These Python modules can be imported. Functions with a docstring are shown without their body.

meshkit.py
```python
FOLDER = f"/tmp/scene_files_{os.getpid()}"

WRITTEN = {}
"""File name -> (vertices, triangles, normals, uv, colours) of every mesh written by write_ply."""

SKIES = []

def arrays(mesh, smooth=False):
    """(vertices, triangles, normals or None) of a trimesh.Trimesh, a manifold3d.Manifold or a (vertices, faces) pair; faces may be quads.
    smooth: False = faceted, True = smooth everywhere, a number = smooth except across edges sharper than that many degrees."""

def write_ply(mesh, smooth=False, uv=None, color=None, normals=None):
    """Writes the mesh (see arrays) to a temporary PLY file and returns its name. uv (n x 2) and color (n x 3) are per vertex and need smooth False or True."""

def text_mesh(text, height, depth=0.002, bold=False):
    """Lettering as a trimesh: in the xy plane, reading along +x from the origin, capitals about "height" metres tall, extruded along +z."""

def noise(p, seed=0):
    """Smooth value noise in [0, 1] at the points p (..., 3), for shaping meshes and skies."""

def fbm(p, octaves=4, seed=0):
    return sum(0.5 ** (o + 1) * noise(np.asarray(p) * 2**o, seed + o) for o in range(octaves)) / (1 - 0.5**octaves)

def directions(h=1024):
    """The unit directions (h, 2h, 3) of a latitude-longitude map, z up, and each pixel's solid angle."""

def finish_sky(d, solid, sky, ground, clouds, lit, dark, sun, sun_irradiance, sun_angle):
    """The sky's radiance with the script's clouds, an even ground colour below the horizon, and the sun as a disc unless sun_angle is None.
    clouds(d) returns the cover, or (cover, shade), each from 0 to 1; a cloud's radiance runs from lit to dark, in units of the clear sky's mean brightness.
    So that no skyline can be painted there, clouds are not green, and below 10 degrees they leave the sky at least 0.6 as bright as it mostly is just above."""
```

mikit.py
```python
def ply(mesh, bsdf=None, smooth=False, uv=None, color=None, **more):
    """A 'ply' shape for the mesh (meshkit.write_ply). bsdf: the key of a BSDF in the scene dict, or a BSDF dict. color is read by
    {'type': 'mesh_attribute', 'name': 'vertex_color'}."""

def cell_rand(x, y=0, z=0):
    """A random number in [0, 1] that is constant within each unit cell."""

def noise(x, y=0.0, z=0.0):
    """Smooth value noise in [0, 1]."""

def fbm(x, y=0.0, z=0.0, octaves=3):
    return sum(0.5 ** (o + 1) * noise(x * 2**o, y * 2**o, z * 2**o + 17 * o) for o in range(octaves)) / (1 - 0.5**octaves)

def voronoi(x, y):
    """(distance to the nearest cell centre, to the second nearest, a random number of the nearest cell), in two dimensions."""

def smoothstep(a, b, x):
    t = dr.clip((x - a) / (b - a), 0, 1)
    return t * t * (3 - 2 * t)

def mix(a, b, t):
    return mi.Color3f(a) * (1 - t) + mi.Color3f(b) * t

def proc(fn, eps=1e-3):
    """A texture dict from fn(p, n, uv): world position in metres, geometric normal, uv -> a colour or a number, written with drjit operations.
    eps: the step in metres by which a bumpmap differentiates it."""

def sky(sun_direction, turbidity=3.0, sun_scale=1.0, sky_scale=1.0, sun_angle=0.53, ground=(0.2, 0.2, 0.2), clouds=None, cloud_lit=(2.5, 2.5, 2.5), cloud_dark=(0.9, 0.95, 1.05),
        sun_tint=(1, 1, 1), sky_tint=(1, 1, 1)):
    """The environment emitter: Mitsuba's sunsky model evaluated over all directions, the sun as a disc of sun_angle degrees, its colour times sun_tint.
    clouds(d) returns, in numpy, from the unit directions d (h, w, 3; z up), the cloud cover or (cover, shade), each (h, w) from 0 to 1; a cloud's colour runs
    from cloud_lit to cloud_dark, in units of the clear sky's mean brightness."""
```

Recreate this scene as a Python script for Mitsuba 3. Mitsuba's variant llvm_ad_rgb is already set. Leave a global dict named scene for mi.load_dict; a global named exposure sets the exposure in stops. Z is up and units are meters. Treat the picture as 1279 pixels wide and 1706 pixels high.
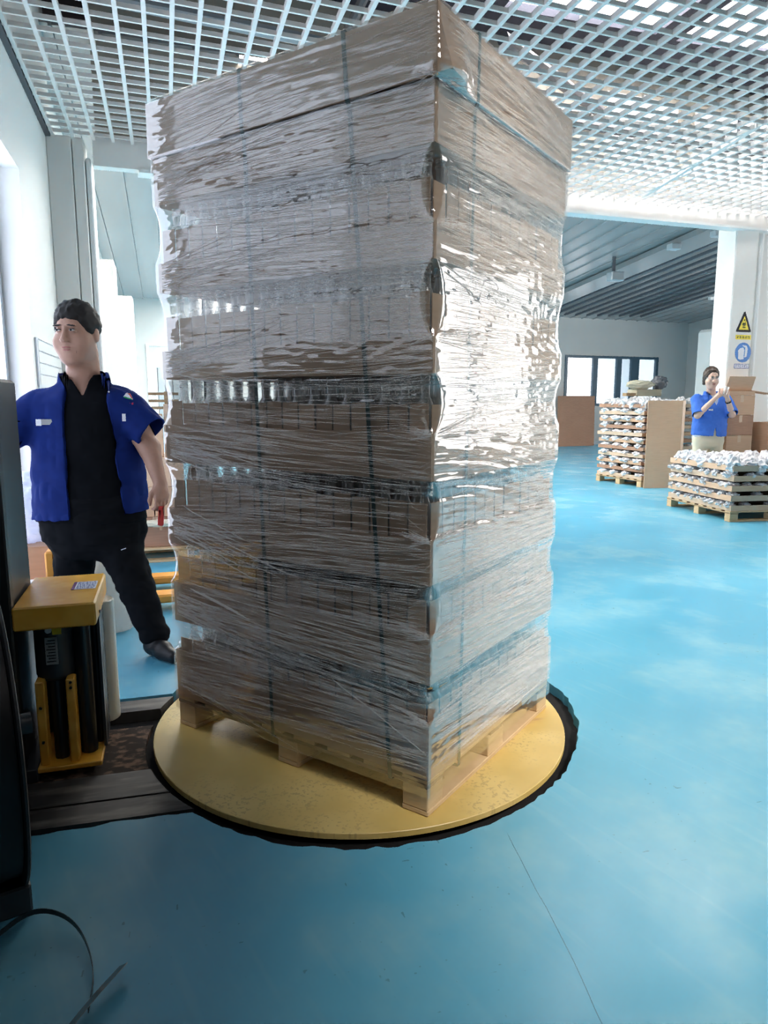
import math, random
import numpy as np, trimesh, drjit as dr, mitsuba as mi, mikit, meshkit
from shapely.geometry import Polygon, Point, box as sbox
from mikit import noise, fbm, smoothstep, mix
T = mi.ScalarTransform4f
scene, labels = {}, {}
rng = np.random.default_rng(7)

# ------------------------------------------------------------------ camera, sky, exposure
F, PITCH, H0, TH = 1186.0, 0.157, 1.334, math.radians(16.78)
exposure = 0.42
fwd = np.array([math.sin(TH) * math.cos(PITCH), math.cos(TH) * math.cos(PITCH), -math.sin(PITCH)])
scene['camera'] = dict(type='perspective', fov=math.degrees(2 * math.atan(1279 / 2 / F)), fov_axis='x', near_clip=0.02, far_clip=200.0,
                       to_world=T().look_at(origin=[0, 0, H0], target=[float(fwd[0]), float(fwd[1]), float(H0 + fwd[2])], up=[0, 0, 1]))
scene['sky'] = mikit.sky([0.251, -0.592, 0.766], turbidity=5.0, sun_scale=2.55, sun_tint=(.86, .96, 1.12), sun_angle=9.0, sky_scale=0.3, ground=(0.35, 0.35, 0.35),
                         clouds=lambda d: 0.85 + 0 * d[..., 2], cloud_lit=(1.5, 1.55, 1.65), cloud_dark=(1.2, 1.25, 1.35))
E_WIN, E_BAY, E_SKYLIGHT, E_CLERE, E_FAR, E_LEFT = 1.9, 4.0, 22.0, 1.1, 9.5, 2.7     # radiance of the frosted daylight panes, several of them out of view

# ------------------------------------------------------------------ helpers
def numbered(k):
    if k not in scene and k not in labels and k not in KEYS: KEYS.add(k); return k
    n = 1
    while f'{k}_{n:03d}' in KEYS or f'{k}_{n:03d}' in scene: n += 1
    KEYS.add(f'{k}_{n:03d}'); return f'{k}_{n:03d}'
KEYS = set()
def thing(name, label, cat, group=None, kind=None):
    k = numbered(name)
    labels[k] = {'label': label}
    if cat: labels[k]['category'] = cat
    if group: labels[k]['group'] = group
    if kind: labels[k]['kind'] = kind
    return k
def obj(name, mesh, m, parent=None, smooth=False, **kw):
    k = numbered((parent + '__' if parent else '') + name)
    scene[k] = mesh if isinstance(mesh, dict) else mikit.ply(mesh, m, smooth, **kw)
    return k
def one(name, mesh, m, label, cat, group=None, smooth=False, kind=None):
    k = thing(name, label, cat, group, kind)
    scene[k] = mesh if isinstance(mesh, dict) else mikit.ply(mesh, m, smooth)
    return k
def struct(name, mesh, m, label=None, parent=None, smooth=False):
    k = obj(name, mesh, m, parent, smooth)
    labels[k] = {'kind': 'structure'}
    if label: labels[k]['label'] = label
    return k
def sroot(name, label):
    k = numbered(name); labels[k] = {'kind': 'structure', 'label': label}; return k
def bx(x0, x1, y0, y1, z0, z1, ch=0.0):
    """Box from bounds, optionally chamfered."""
    if ch <= 0:
        m = trimesh.creation.box([x1 - x0, y1 - y0, z1 - z0]); m.apply_translation([(x0 + x1) / 2, (y0 + y1) / 2, (z0 + z1) / 2]); return m
    c = min(ch, (x1 - x0) * .45, (y1 - y0) * .45, (z1 - z0) * .45)
    p = []
    for x, sx in ((x0, 1), (x1, -1)):
        for y, sy in ((y0, 1), (y1, -1)):
            for z, sz in ((z0, 1), (z1, -1)):
                p += [[x, y + c * sy, z + c * sz], [x + c * sx, y, z + c * sz], [x + c * sx, y + c * sy, z]]
    return trimesh.convex.convex_hull(np.array(p))
def join(*ms): return trimesh.util.concatenate([m for m in ms])
def mv(m, x=0, y=0, z=0, rz=0, rx=0, ry=0):
    m = m.copy()
    if rx: m.apply_transform(trimesh.transformations.rotation_matrix(rx, [1, 0, 0]))
    if ry: m.apply_transform(trimesh.transformations.rotation_matrix(ry, [0, 1, 0]))
    if rz: m.apply_transform(trimesh.transformations.rotation_matrix(rz, [0, 0, 1]))
    m.apply_translation([x, y, z]); return m
def cyl(r, h, n=24, ch=0.0):
    """Upright cylinder on z=0."""
    prof = [[0, 0], [r - ch, 0], [r, ch], [r, h - ch], [r - ch, h], [0, h]] if ch else [[0, 0], [r, 0], [r, h], [0, h]]
    return trimesh.creation.revolve(np.array(prof, float), sections=n)
def lathe(prof, n=20): return trimesh.creation.revolve(np.array(prof, float), sections=n)
def prism(pts, h): return trimesh.creation.extrude_polygon(Polygon(pts), h, engine='earcut')
def tube(points, r, n=8):
    p = np.asarray(points, float); r = np.broadcast_to(r, (len(p),))
    t = np.gradient(p, axis=0); t /= np.linalg.norm(t, axis=1, keepdims=True) + 1e-9
    up = np.array([0, 0, 1.0]) if abs(t[:, 2]).mean() < .8 else np.array([1.0, 0, 0])
    a = np.cross(t, up); a /= np.linalg.norm(a, axis=1, keepdims=True) + 1e-9
    b = np.cross(t, a); ang = np.arange(n) * 2 * np.pi / n
    v = (p[:, None] + r[:, None, None] * (np.cos(ang)[None, :, None] * a[:, None] + np.sin(ang)[None, :, None] * b[:, None])).reshape(-1, 3)
    f = []
    for i in range(len(p) - 1):
        for j in range(n):
            q = [i * n + j, i * n + (j + 1) % n, (i + 1) * n + (j + 1) % n, (i + 1) * n + j]
            f += [[q[0], q[2], q[1]], [q[0], q[3], q[2]]]
    k = len(v); v = np.vstack([v, p[:1], p[-1:]])
    for j in range(n):
        f += [[k, j, (j + 1) % n], [k + 1, (len(p) - 1) * n + (j + 1) % n, (len(p) - 1) * n + j]]
    m = trimesh.Trimesh(v, np.array(f), process=False); trimesh.repair.fix_normals(m); return m
def ribbon(points, width_dir, w, th=0.001):
    """Flat band along points, width along width_dir (per point or single), thickness th."""
    p = np.asarray(points, float); wd = np.broadcast_to(np.asarray(width_dir, float), p.shape)
    t = np.gradient(p, axis=0); n = np.cross(t, wd); n /= np.linalg.norm(n, axis=1, keepdims=True) + 1e-9
    c = [p - wd * w / 2 - n * th / 2, p + wd * w / 2 - n * th / 2, p + wd * w / 2 + n * th / 2, p - wd * w / 2 + n * th / 2]
    v = np.stack(c, 1).reshape(-1, 3); f = []
    for i in range(len(p) - 1):
        for j in range(4):
            q = [i * 4 + j, i * 4 + (j + 1) % 4, (i + 1) * 4 + (j + 1) % 4, (i + 1) * 4 + j]
            f += [[q[0], q[1], q[2]], [q[0], q[2], q[3]]]
    e = (len(p) - 1) * 4
    f += [[0, 2, 1], [0, 3, 2], [e, e + 1, e + 2], [e, e + 2, e + 3]]
    m = trimesh.Trimesh(v, np.array(f), process=False); trimesh.repair.fix_normals(m); return m

# ------------------------------------------------------------------ materials
def mat(name, base, rough=0.5, spec=0.5, metal=0.0, two=False, **kw):
    b = base if isinstance(base, dict) else {'type': 'rgb', 'value': list(map(float, base))}
    d = dict(type='principled', base_color=b, roughness=rough, specular=spec, metallic=metal, **kw)
    scene['m_' + name] = dict(type='twosided', bsdf=d) if two else d
    return 'm_' + name
def rgb(*v): return mi.Color3f(*v)
def floor_tex(p, n, uv):
    a = fbm(p.x * .9, p.y * .9, 0, 4); b = fbm(p.x * 3.2 + 5, p.y * 3.2, 3, 5); f = fbm(p.x * 22, p.y * 22, 1, 3); s = noise(p.x * 60, p.y * 60, 1)
    c = mix(rgb(.062, .295, .445), rgb(.085, .335, .485), smoothstep(.3, .7, a))
    c = mix(c, rgb(.26, .46, .52), .38 * smoothstep(.46, .80, b) * (.5 + .9 * f))
    sc = smoothstep(.55, .95, fbm(p.x * 34 + p.y * 9, p.y * 4, 5, 3)) * smoothstep(.45, .65, a)
    c = mix(c, rgb(.32, .50, .55), .14 * sc)
    c = mix(c, rgb(.03, .10, .14), .5 * smoothstep(.95, .985, s) * smoothstep(.52, .6, fbm(p.x * 3, p.y * 3, 9, 2)))
    crack = dr.abs(p.x - .815 - .16 * (p.y - 1.0) - .012 * fbm(p.y * 6, 0, 0, 2))
    return mix(c, rgb(.03, .12, .18), .8 * (1 - smoothstep(.0006, .0016, crack)) * smoothstep(.55, .6, p.y) * (1 - smoothstep(1.80, 1.85, p.y)))
mat('floor', mikit.proc(floor_tex), mikit.proc(lambda p, n, uv: .23 + .22 * fbm(p.x * 5, p.y * 5, 2, 3)), .62)
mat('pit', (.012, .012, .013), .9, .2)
def steel_tex(p, n, uv):
    a = fbm(p.x * 5, p.y * 22, 0, 4)
    return mix(rgb(.035, .035, .037), rgb(.12, .115, .105), smoothstep(.35, .75, a))
mat('plate', mikit.proc(steel_tex), .55, .5, .3)
def debris_tex(p, n, uv):
    return mix(rgb(.03, .022, .018), rgb(.16, .10, .07), smoothstep(.45, .75, fbm(p.x * 30, p.y * 45, 0, 4)))
mat('debris', mikit.proc(debris_tex), .9, .2)
def disc_tex(p, n, uv):
    a = fbm(p.x * 4, p.y * 4, 0, 4); s = fbm(p.x * 55, p.y * 55, 2, 2)
    dx, dy = p.x - 1.33, p.y - 2.47
    st = smoothstep(.035, .01, dr.abs(dy - .35 * dx)) * smoothstep(.16, .08, dr.abs(dx)) * smoothstep(.3, .6, fbm(p.x * 12, p.y * 30, 1, 2))
    c = mix(rgb(.55, .40, .13), rgb(.63, .48, .19), smoothstep(.3, .7, a))
    c = mix(c, rgb(.34, .25, .11), .45 * smoothstep(.56, .80, fbm(p.x * 110, p.y * 110, 2, 2)) * smoothstep(.40, .62, a))
    return mix(c, rgb(.30, .13, .14), .6 * st)
mat('disc', mikit.proc(disc_tex), .38, .5)
def wall_tex(p, n, uv):
    a = fbm(p.x * 1.2, p.y * 1.2, p.z * .7, 3)
    return mix(rgb(.76, .74, .71), rgb(.82, .80, .77), a)
mat('wall', mikit.proc(wall_tex), .55, .4)
mat('white', (.80, .80, .79), .45, .4)
mat('grid', (.86, .81, .77), .4, .5)
mat('void', (.03, .032, .045), .8, .2)
mat('void_light', (.38, .35, .30), .7, .3)
mat('void_dim', (.05, .05, .052), .7, .3)  # dark tone of the unseen walls, keeps bounce light off the lower left
mat('duct', (.08, .08, .09), .5, .5)
mat('roof', mikit.proc(lambda p, n, uv: mix(rgb(.25, .255, .26), rgb(.32, .325, .33), fbm(p.x * .8, p.y * .5, 0, 3))), .24, .6)
mat('rib', (.50, .54, .57), .3, .6)
mat('rib_dark', (.10, .11, .13), .5, .5)
mat('backwall', mikit.proc(lambda p, n, uv: mix(rgb(.50, .52, .52), rgb(.57, .585, .58), fbm(p.x, p.z * .5, 1, 3))), .6, .3)
mat('bluedark', (.035, .085, .13), .4, .5)
mat('alu', (.50, .54, .58), .35, .5, .6)
scene['m_pane'] = dict(type='thindielectric', int_ior=1.5)
def card_tex(c0, c1, k):
    def f(p, n, uv):
        return mix(rgb(*c0), rgb(*c1), .55 * fbm(p.x * 3 + k, p.y * 3, p.z * 3, 3) + .45 * noise(p.x * 14 + p.y * 14, k, p.z * 90))
    return mikit.proc(f)
mat('card', card_tex((.45, .325, .235), (.56, .42, .315), 0), .7, .3)
mat('card2', card_tex((.38, .27, .19), (.49, .36, .26), 3), .7, .3)
mat('card3', card_tex((.48, .35, .25), (.58, .44, .33), 7), .7, .3)
mat('core', (.16, .115, .085), .9, .1)
mat('kraft', card_tex((.55, .36, .24), (.64, .44, .30), 2), .6, .3)
mat('kraft2', card_tex((.45, .28, .18), (.54, .35, .235), 5), .6, .3)
mat('kraft3', card_tex((.30, .165, .11), (.38, .22, .15), 9), .65, .3)
mat('greycard', card_tex((.40, .37, .28), (.50, .46, .36), 4), .7, .3)
def wood_tex(p, n, uv):
    g = fbm(p.x * 8 + p.y * 8, p.z * 60, (p.x - p.y) * 8, 3)
    return mix(rgb(.47, .33, .18), rgb(.63, .48, .30), g)
mat('wood', mikit.proc(wood_tex), .7, .25)
mat('wood_dark', mikit.proc(lambda p, n, uv: mix(rgb(.22, .15, .09), rgb(.40, .29, .18), fbm(p.x * 10, p.y * 10, p.z * 40, 3))), .75, .2)
mat('paper', (.74, .73, .75), .75, .2, two=True)
mat('strap', (.035, .075, .075), .35, .5)
mat('black', (.010, .0105, .012), .45, .5)
mat('strapshine', (.20, .21, .22), .18, .8, .7)
mat('blackgloss', (.012, .014, .018), .25, .5)
mat('darksteel', (.030, .035, .042), .38, .5)
mat('rubber', (.022, .023, .026), .45, .4)
mat('yellow', mikit.proc(lambda p, n, uv: mix(rgb(.72, .36, .035), rgb(.80, .46, .09), smoothstep(.4, .7, fbm(p.x * 9, p.y * 9, p.z * 9, 4)))), .33, .5, clearcoat=.4)
mat('yellow_plain', (.70, .36, .04), .4, .5)
mat('orange', (.80, .36, .06), .4, .5)
mat('red', (.45, .035, .03), .4, .5)
mat('redtext', (.55, .04, .10), .5, .3)
mat('ink', (.02, .02, .025), .6, .2)
mat('inkblue', (.10, .13, .32), .6, .2)
mat('label', (.74, .76, .82), .5, .4)
mat('purple', (.16, .05, .16), .5, .3)
mat('signyellow', (.85, .66, .05), .4, .4)
mat('signblue', (.03, .17, .50), .35, .5)
mat('greylabel', (.30, .31, .32), .4, .4)
mat('chrome', (.78, .78, .80), .12, .5, 1.0)
mat('green', (.02, .30, .12), .5, .3)
scene['m_film'] = dict(type='thindielectric', int_ior=2.4)
scene['m_bottle'] = dict(type='blendbsdf', weight=.16, clear=dict(type='thindielectric', int_ior=2.0), sheen=dict(type='principledthin', base_color={'type': 'rgb', 'value': [.9, .93, .93]}, roughness=.15, diff_trans=.9, eta=1.5))
scene['m_clearbag'] = dict(type='thindielectric', int_ior=1.9)
scene['m_crease'] = dict(type='principledthin', base_color={'type': 'rgb', 'value': [.86, .88, .90]}, roughness=.28, spec_trans=.0, diff_trans=1.0, spec_tint=0.0, eta=1.5)
scene['m_filmroll'] = dict(type='principled', base_color={'type': 'rgb', 'value': [.62, .66, .62]}, roughness=.22, specular=.6, clearcoat=.6)
scene['m_whitebag'] = dict(type='principledthin', base_color={'type': 'rgb', 'value': [.80, .83, .92]}, roughness=.35, diff_trans=.8, eta=1.45)
scene['m_milkbag'] = dict(type='principledthin', base_color={'type': 'rgb', 'value': [.84, .87, .85]}, roughness=.3, diff_trans=1.0, eta=1.45)
mat('skin', mikit.proc(lambda p, n, uv: mix(rgb(.40, .225, .165), rgb(.47, .27, .205), fbm(p.x * 25, p.y * 25, p.z * 25, 3))), .45, .4)
mat('skin_light', (.66, .44, .35), .45, .4)
mat('lip', (.42, .17, .15), .4, .4)
mat('eye', (.55, .53, .50), .2, .5)
mat('hair', (.016, .014, .014), .65, .3)
mat('hairbrown', (.035, .020, .014), .4, .5)
def cloth_tex(c0, c1, s):
    return mikit.proc(lambda p, n, uv: mix(rgb(*c0), rgb(*c1), fbm(p.x * s, p.y * s, p.z * s, 3)))
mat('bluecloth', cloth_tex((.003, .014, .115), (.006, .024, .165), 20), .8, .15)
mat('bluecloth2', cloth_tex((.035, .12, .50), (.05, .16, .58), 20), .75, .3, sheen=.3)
mat('blackcloth', cloth_tex((.004, .005, .007), (.008, .009, .012), 20), .9, .06)
mat('trousers', cloth_tex((.005, .006, .008), (.009, .010, .013), 16), .9, .08)
mat('khaki', (.62, .58, .46), .8, .2)
mat('shoe', (.008, .008, .010), .5, .4)
# ------------------------------------------------------------------ structure
def wallYZ(poly, x0, x1):
    m = trimesh.creation.extrude_polygon(poly, x1 - x0, engine='earcut')
    M = np.eye(4); M[:3, :3] = [[0, 0, 1], [1, 0, 0], [0, 1, 0]]; M[0, 3] = x0
    m.apply_transform(M); return m
def wallXZ(poly, y0, y1, ang=0.0, org=(0, 0)):
    """Wall over (s, z) polygon, s along +x rotated by ang about org, thickness y0..y1."""
    m = trimesh.creation.extrude_polygon(poly, y1 - y0, engine='earcut')
    M = np.eye(4); M[:3, :3] = [[1, 0, 0], [0, 0, -1], [0, 1, 0]]; M[1, 3] = y1
    m.apply_transform(M); return mv(m, org[0], org[1], 0, ang)
SK = math.radians(5.5)
DC, DR = np.array([0.734, 2.775]), 0.845                                   # turntable
# floor with the broken-out recess round the turntable and along the machine track
ang = np.linspace(0, 2 * np.pi, 181)[:-1]
wob = 0.888 + 0.014 * np.sin(ang * 3 + 1) + 0.010 * meshkit.noise(np.c_[ang * 18, ang * 0, ang * 0]) + 0.012 * meshkit.noise(np.c_[ang * 45, ang * 0, ang * 0 + 4])
wob += 0.045 * np.exp(-((ang - 0.05) / .35) ** 2) + 0.045 * np.exp(-((ang - 2 * np.pi - 0.05) / .35) ** 2)
hole = Polygon(np.c_[DC[0] + wob * np.cos(ang), DC[1] + wob * np.sin(ang)])
xs = np.linspace(0.3, -1.2, 60)
edge = np.c_[xs, 2.235 - 0.03 * (xs + .2) + 0.016 * meshkit.noise(np.c_[xs * 14, xs * 0, xs * 0]) + 0.01 * meshkit.noise(np.c_[xs * 40, xs * 0, xs * 0 + 2])]
recess = Polygon(np.vstack([edge, [[-1.2, 3.26], [0.3, 3.24]]]))
fl = sbox(-1.5, -4.3, 17, 20.5).difference(hole.union(recess).buffer(0))
fm = trimesh.creation.extrude_polygon(fl, 0.06, engine='earcut'); fm.apply_translation([0, 0, -0.06])
struct('floor', fm, 'm_floor', 'glossy light blue epoxy floor, scuffed pale, with a broken-out recess')
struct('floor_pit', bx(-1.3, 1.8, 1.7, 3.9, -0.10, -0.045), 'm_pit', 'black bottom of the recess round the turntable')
# left wall with the tall bright opening
wl = Polygon([(-4.2, 0), (7.5, 0), (7.5, 5.2), (-4.2, 5.2)]).difference(sbox(3.0, -1, 5.7, 2.9)).difference(sbox(1.3, 1.5, 3.01, 2.9))  # second cut is an unseen high window that brightens the film
struct('wall_left', wallYZ(wl, -1.15, -0.9), 'm_wall', 'pale grey-white wall on the left, behind the man')
w1 = sroot('window_1', 'tall bright glazed opening in the left wall with blue-grey frame')
for a in ((3.02, 3.08), (4.3, 4.36), (5.60, 5.68)): struct('frame', bx(-1.12, -1.06, a[0], a[1], 0.0, 2.9), 'm_alu', None, w1)
struct('rail', bx(-1.12, -1.06, 3.0, 5.7, 2.47, 2.53), 'm_alu', None, w1)
struct('rail', bx(-1.12, -1.06, 3.0, 5.7, 0.0, 0.07), 'm_alu', None, w1)
for y0, y1, z0, z1 in ((3.08, 4.3, .07, 2.47), (4.36, 5.6, .07, 2.47), (1.3, 2.2, 2.53, 2.9), (2.2, 3.02, 2.53, 2.9), (3.08, 4.3, 2.53, 2.9), (4.36, 5.6, 2.53, 2.9), (1.3, 2.2, 1.5, 1.95), (1.3, 2.2, 1.97, 2.47), (2.2, 3.02, 1.5, 1.95), (2.2, 3.02, 1.97, 2.47)):
    e = E_LEFT * (1 if y0 > 4.3 else .40 if y0 > 3.05 else .21 if y0 > 2 else .12) * (.6 if z1 < 2 else 1)  # nearer panes are out of view, graded to whiten the film
    k = numbered(w1 + '__pane'); labels[k] = {'kind': 'structure', 'label': 'bright frosted pane, the nearer ones out of view and placed to veil the film'}
    scene[k] = mikit.ply(trimesh.Trimesh(np.array([[-1.11, y0, z0], [-1.11, y1, z0], [-1.11, y1, z1], [-1.11, y0, z1]]), np.array([[0, 1, 2], [0, 2, 3]]), process=False), 'm_white', emitter={'type': 'area', 'radiance': {'type': 'rgb', 'value': [e * .86, e * .97, e * 1.2]}})
struct('wall_added_dark_panel', bx(-.899, -.885, -3.4, 2.6, 0, 1.6), 'm_void_dim', 'dark panel added out of view to darken the lower left floor')  # added out of view, only darkens the lower left
# other outer walls of the near hall, out of view
wr = Polygon([(-4.2, 0), (8.3, 0), (8.3, 5.2), (-4.2, 5.2)])
WINS = [(1.0, 2.9), (3.2, 5.1), (5.4, 7.3)]  # windows out of view, sized to brighten the right face of the film
for a, b in WINS: wr = wr.difference(sbox(a, 0.5, b, 3.45))
struct('wall_right', wallYZ(wr, 10.5, 10.75), 'm_wall', 'unseen white wall on the right with the windows that light the load')
def frosted(name, label, mk, E, lines):
    w = sroot(name, label)
    for i, m in enumerate(lines): struct('frame', m, 'm_alu', None, w)
    k = numbered(w + '__pane'); scene[k] = mikit.ply(mk, 'm_white', emitter={'type': 'area', 'radiance': {'type': 'rgb', 'value': [E * 1.06, E, E * .95]}})
    labels[k] = {'kind': 'structure'}
def quad(p): return trimesh.Trimesh(np.array(p, float), np.array([[0, 1, 2], [0, 2, 3]]), process=False)
for i, (a, b) in enumerate(WINS):
    frosted(f'window_{i + 2}', 'unseen frosted window in the right wall, placed to light the load', quad([[10.6, a, .5], [10.6, a, 3.45], [10.6, b, 3.45], [10.6, b, .5]]), E_WIN,
            [bx(10.52, 10.58, a, a + .05, .5, 3.45), bx(10.52, 10.58, b - .05, b, .5, 3.45), bx(10.52, 10.58, (a + b) / 2 - .025, (a + b) / 2 + .025, .5, 3.45), bx(10.52, 10.58, a, b, .5, .55), bx(10.52, 10.58, a, b, 3.4, 3.45)])
wb = Polygon([(-1.15, 0), (10.75, 0), (10.75, 5.2), (-1.15, 5.2)])
struct('wall_back', wallXZ(wb, -3.6, -3.4), 'm_void_dim', 'unseen end wall of the near hall, kept dark to cut bounce light')  # out of view, kept dark so little light bounces back
struct('wall_unseen_partition', bx(-.9, .95, -.60, -.45, 0, 4.3), 'm_void_dim', 'unseen dark partition, placed to shade the lower left')  # out of view, blocks light from reaching the lower left
# upper roof over the open ceiling grid
roof = sbox(-1.2, -4.3, 10.8, 8.6)
UNSEEN_SUNWELL = Polygon([(1.95, -4.2), (2.5, -1.9), (2.45, -1.3), (1.75, -.6), (1.75, .9), (9.0, .9), (9.0, -4.2)])          # unseen roof opening, shaped to let sun onto the right side
roof = roof.difference(UNSEEN_SUNWELL)
SKYL = [(3.4, 5.2, 6.3, 7.15), (5.5, 7.3, 6.35, 7.2), (0, 1.8, -2.2, -.7)]  # last skylight is out of view, placed to light the left face of the load
for s in SKYL: roof = roof.difference(sbox(s[0], s[2], s[1], s[3]))
rm = trimesh.creation.extrude_polygon(roof, 0.1, engine='earcut'); rm.apply_translation([0, 0, 5.2])
struct('roof', rm, 'm_void', 'dark roof above the open ceiling grid')
for i, s in enumerate(SKYL):
    frosted(f'window_{5 + i}', 'bright translucent skylight in the roof, the rearmost one unseen', quad([[s[0], s[2], 5.28], [s[0], s[3], 5.28], [s[1], s[3], 5.28], [s[1], s[2], 5.28]]), E_BAY if i == 2 else E_SKYLIGHT,
            [bx((s[0] + s[1]) / 2 - .03, (s[0] + s[1]) / 2 + .03, s[2], s[3], 5.22, 5.27)])
# wall above the beam, its clerestory panes
CL = [(4.75, 5.9), (6.1, 7.6), (7.8, 9.4)]
wu = Polygon([(-0.9, 3.55), (11.3, 3.75), (11.3, 5.2), (-0.9, 5.2)])
for a, b in CL: wu = wu.difference(sbox(a, 4.05, b, 4.95))
struct('wall_upper', wallXZ(wu, 0.12, 0.27, SK, (0.4, 7.30)), 'm_void_light', 'cream wall between ceiling grid and roof')
def onskew(s, dy, z): return [0.4 + s * math.cos(SK) - dy * math.sin(SK), 7.30 + s * math.sin(SK) + dy * math.cos(SK), z]
for i, (a, b) in enumerate(CL):
    frosted(f'window_{8 + i}', 'bright clerestory pane above the ceiling grid', quad([onskew(a, .2, 4.05), onskew(b, .2, 4.05), onskew(b, .2, 4.95), onskew(a, .2, 4.95)]), E_CLERE,
            [wallXZ(sbox((a + b) / 2 - .025, 4.05, (a + b) / 2 + .025, 4.95), .13, .18, SK, (0.4, 7.30))])
# ceiling grid: bars along the hall and across it, each its own part
cg = sroot('ceiling', 'open-cell ceiling of pale grey metal bars')
def zc(x): return 3.60 + 0.012 * x
def yend(x): return 7.25 + math.tan(SK) * x
x = -0.84
CP = 0.1625
while x < 10.4:
    z = zc(x); y1 = yend(x)
    struct('bar', bx(x - .0135, x + .0135, 1.3, y1, z, z + .036), 'm_grid', None, cg)
    x += CP
y = 1.35
tz = 0.012
while y < 7.25:
    L = 11.25
    m = bx(0, L, -.009, .009, 0, .027); m.apply_transform(trimesh.transformations.rotation_matrix(-tz, [0, 1, 0]))
    m = mv(m, -0.88, y - .08, zc(-.88) + .004, SK)
    struct('cross_bar', m, 'm_grid', None, cg)
    y += 0.152
struct('edge_trim', mv(bx(0, 2.2, -.02, .02, 0, .05), 5.43, 7.55, zc(5.3) - .006, math.radians(-101)), 'm_grid', 'long diagonal seam trim', cg)
struct('edge_trim', bx(-0.9, -0.86, .3, 7.2, zc(-.9) - .01, zc(-.9) + .06), 'm_duct', 'dark edge angle along the left wall', cg)
# pipes and cable trays seen through the grid
for (p0, p1, r, mm, lb) in (([3.0, 6.3, 4.5], [4.8, 7.5, 4.5], .06, 'm_duct', 'dark pipe crossing above the ceiling grid near the bright panes'), ([2.6, 7.0, 4.2], [7.6, 7.35, 4.2], .05, 'm_duct', 'long dark cable tray above the ceiling grid'),
                           ([-.5, 6.2, 4.3], [3.0, 6.6, 4.3], .05, 'm_rib', 'pale pipe above the left part of the ceiling grid'), ([1.6, 2, 4.4], [1.6, 7.2, 4.4], .04, 'm_duct', 'dark pipe running along the hall above the ceiling grid')):
    one('overhead_pipe', tube([p0, p1], r, 8), mm, lb, 'pipe')
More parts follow.
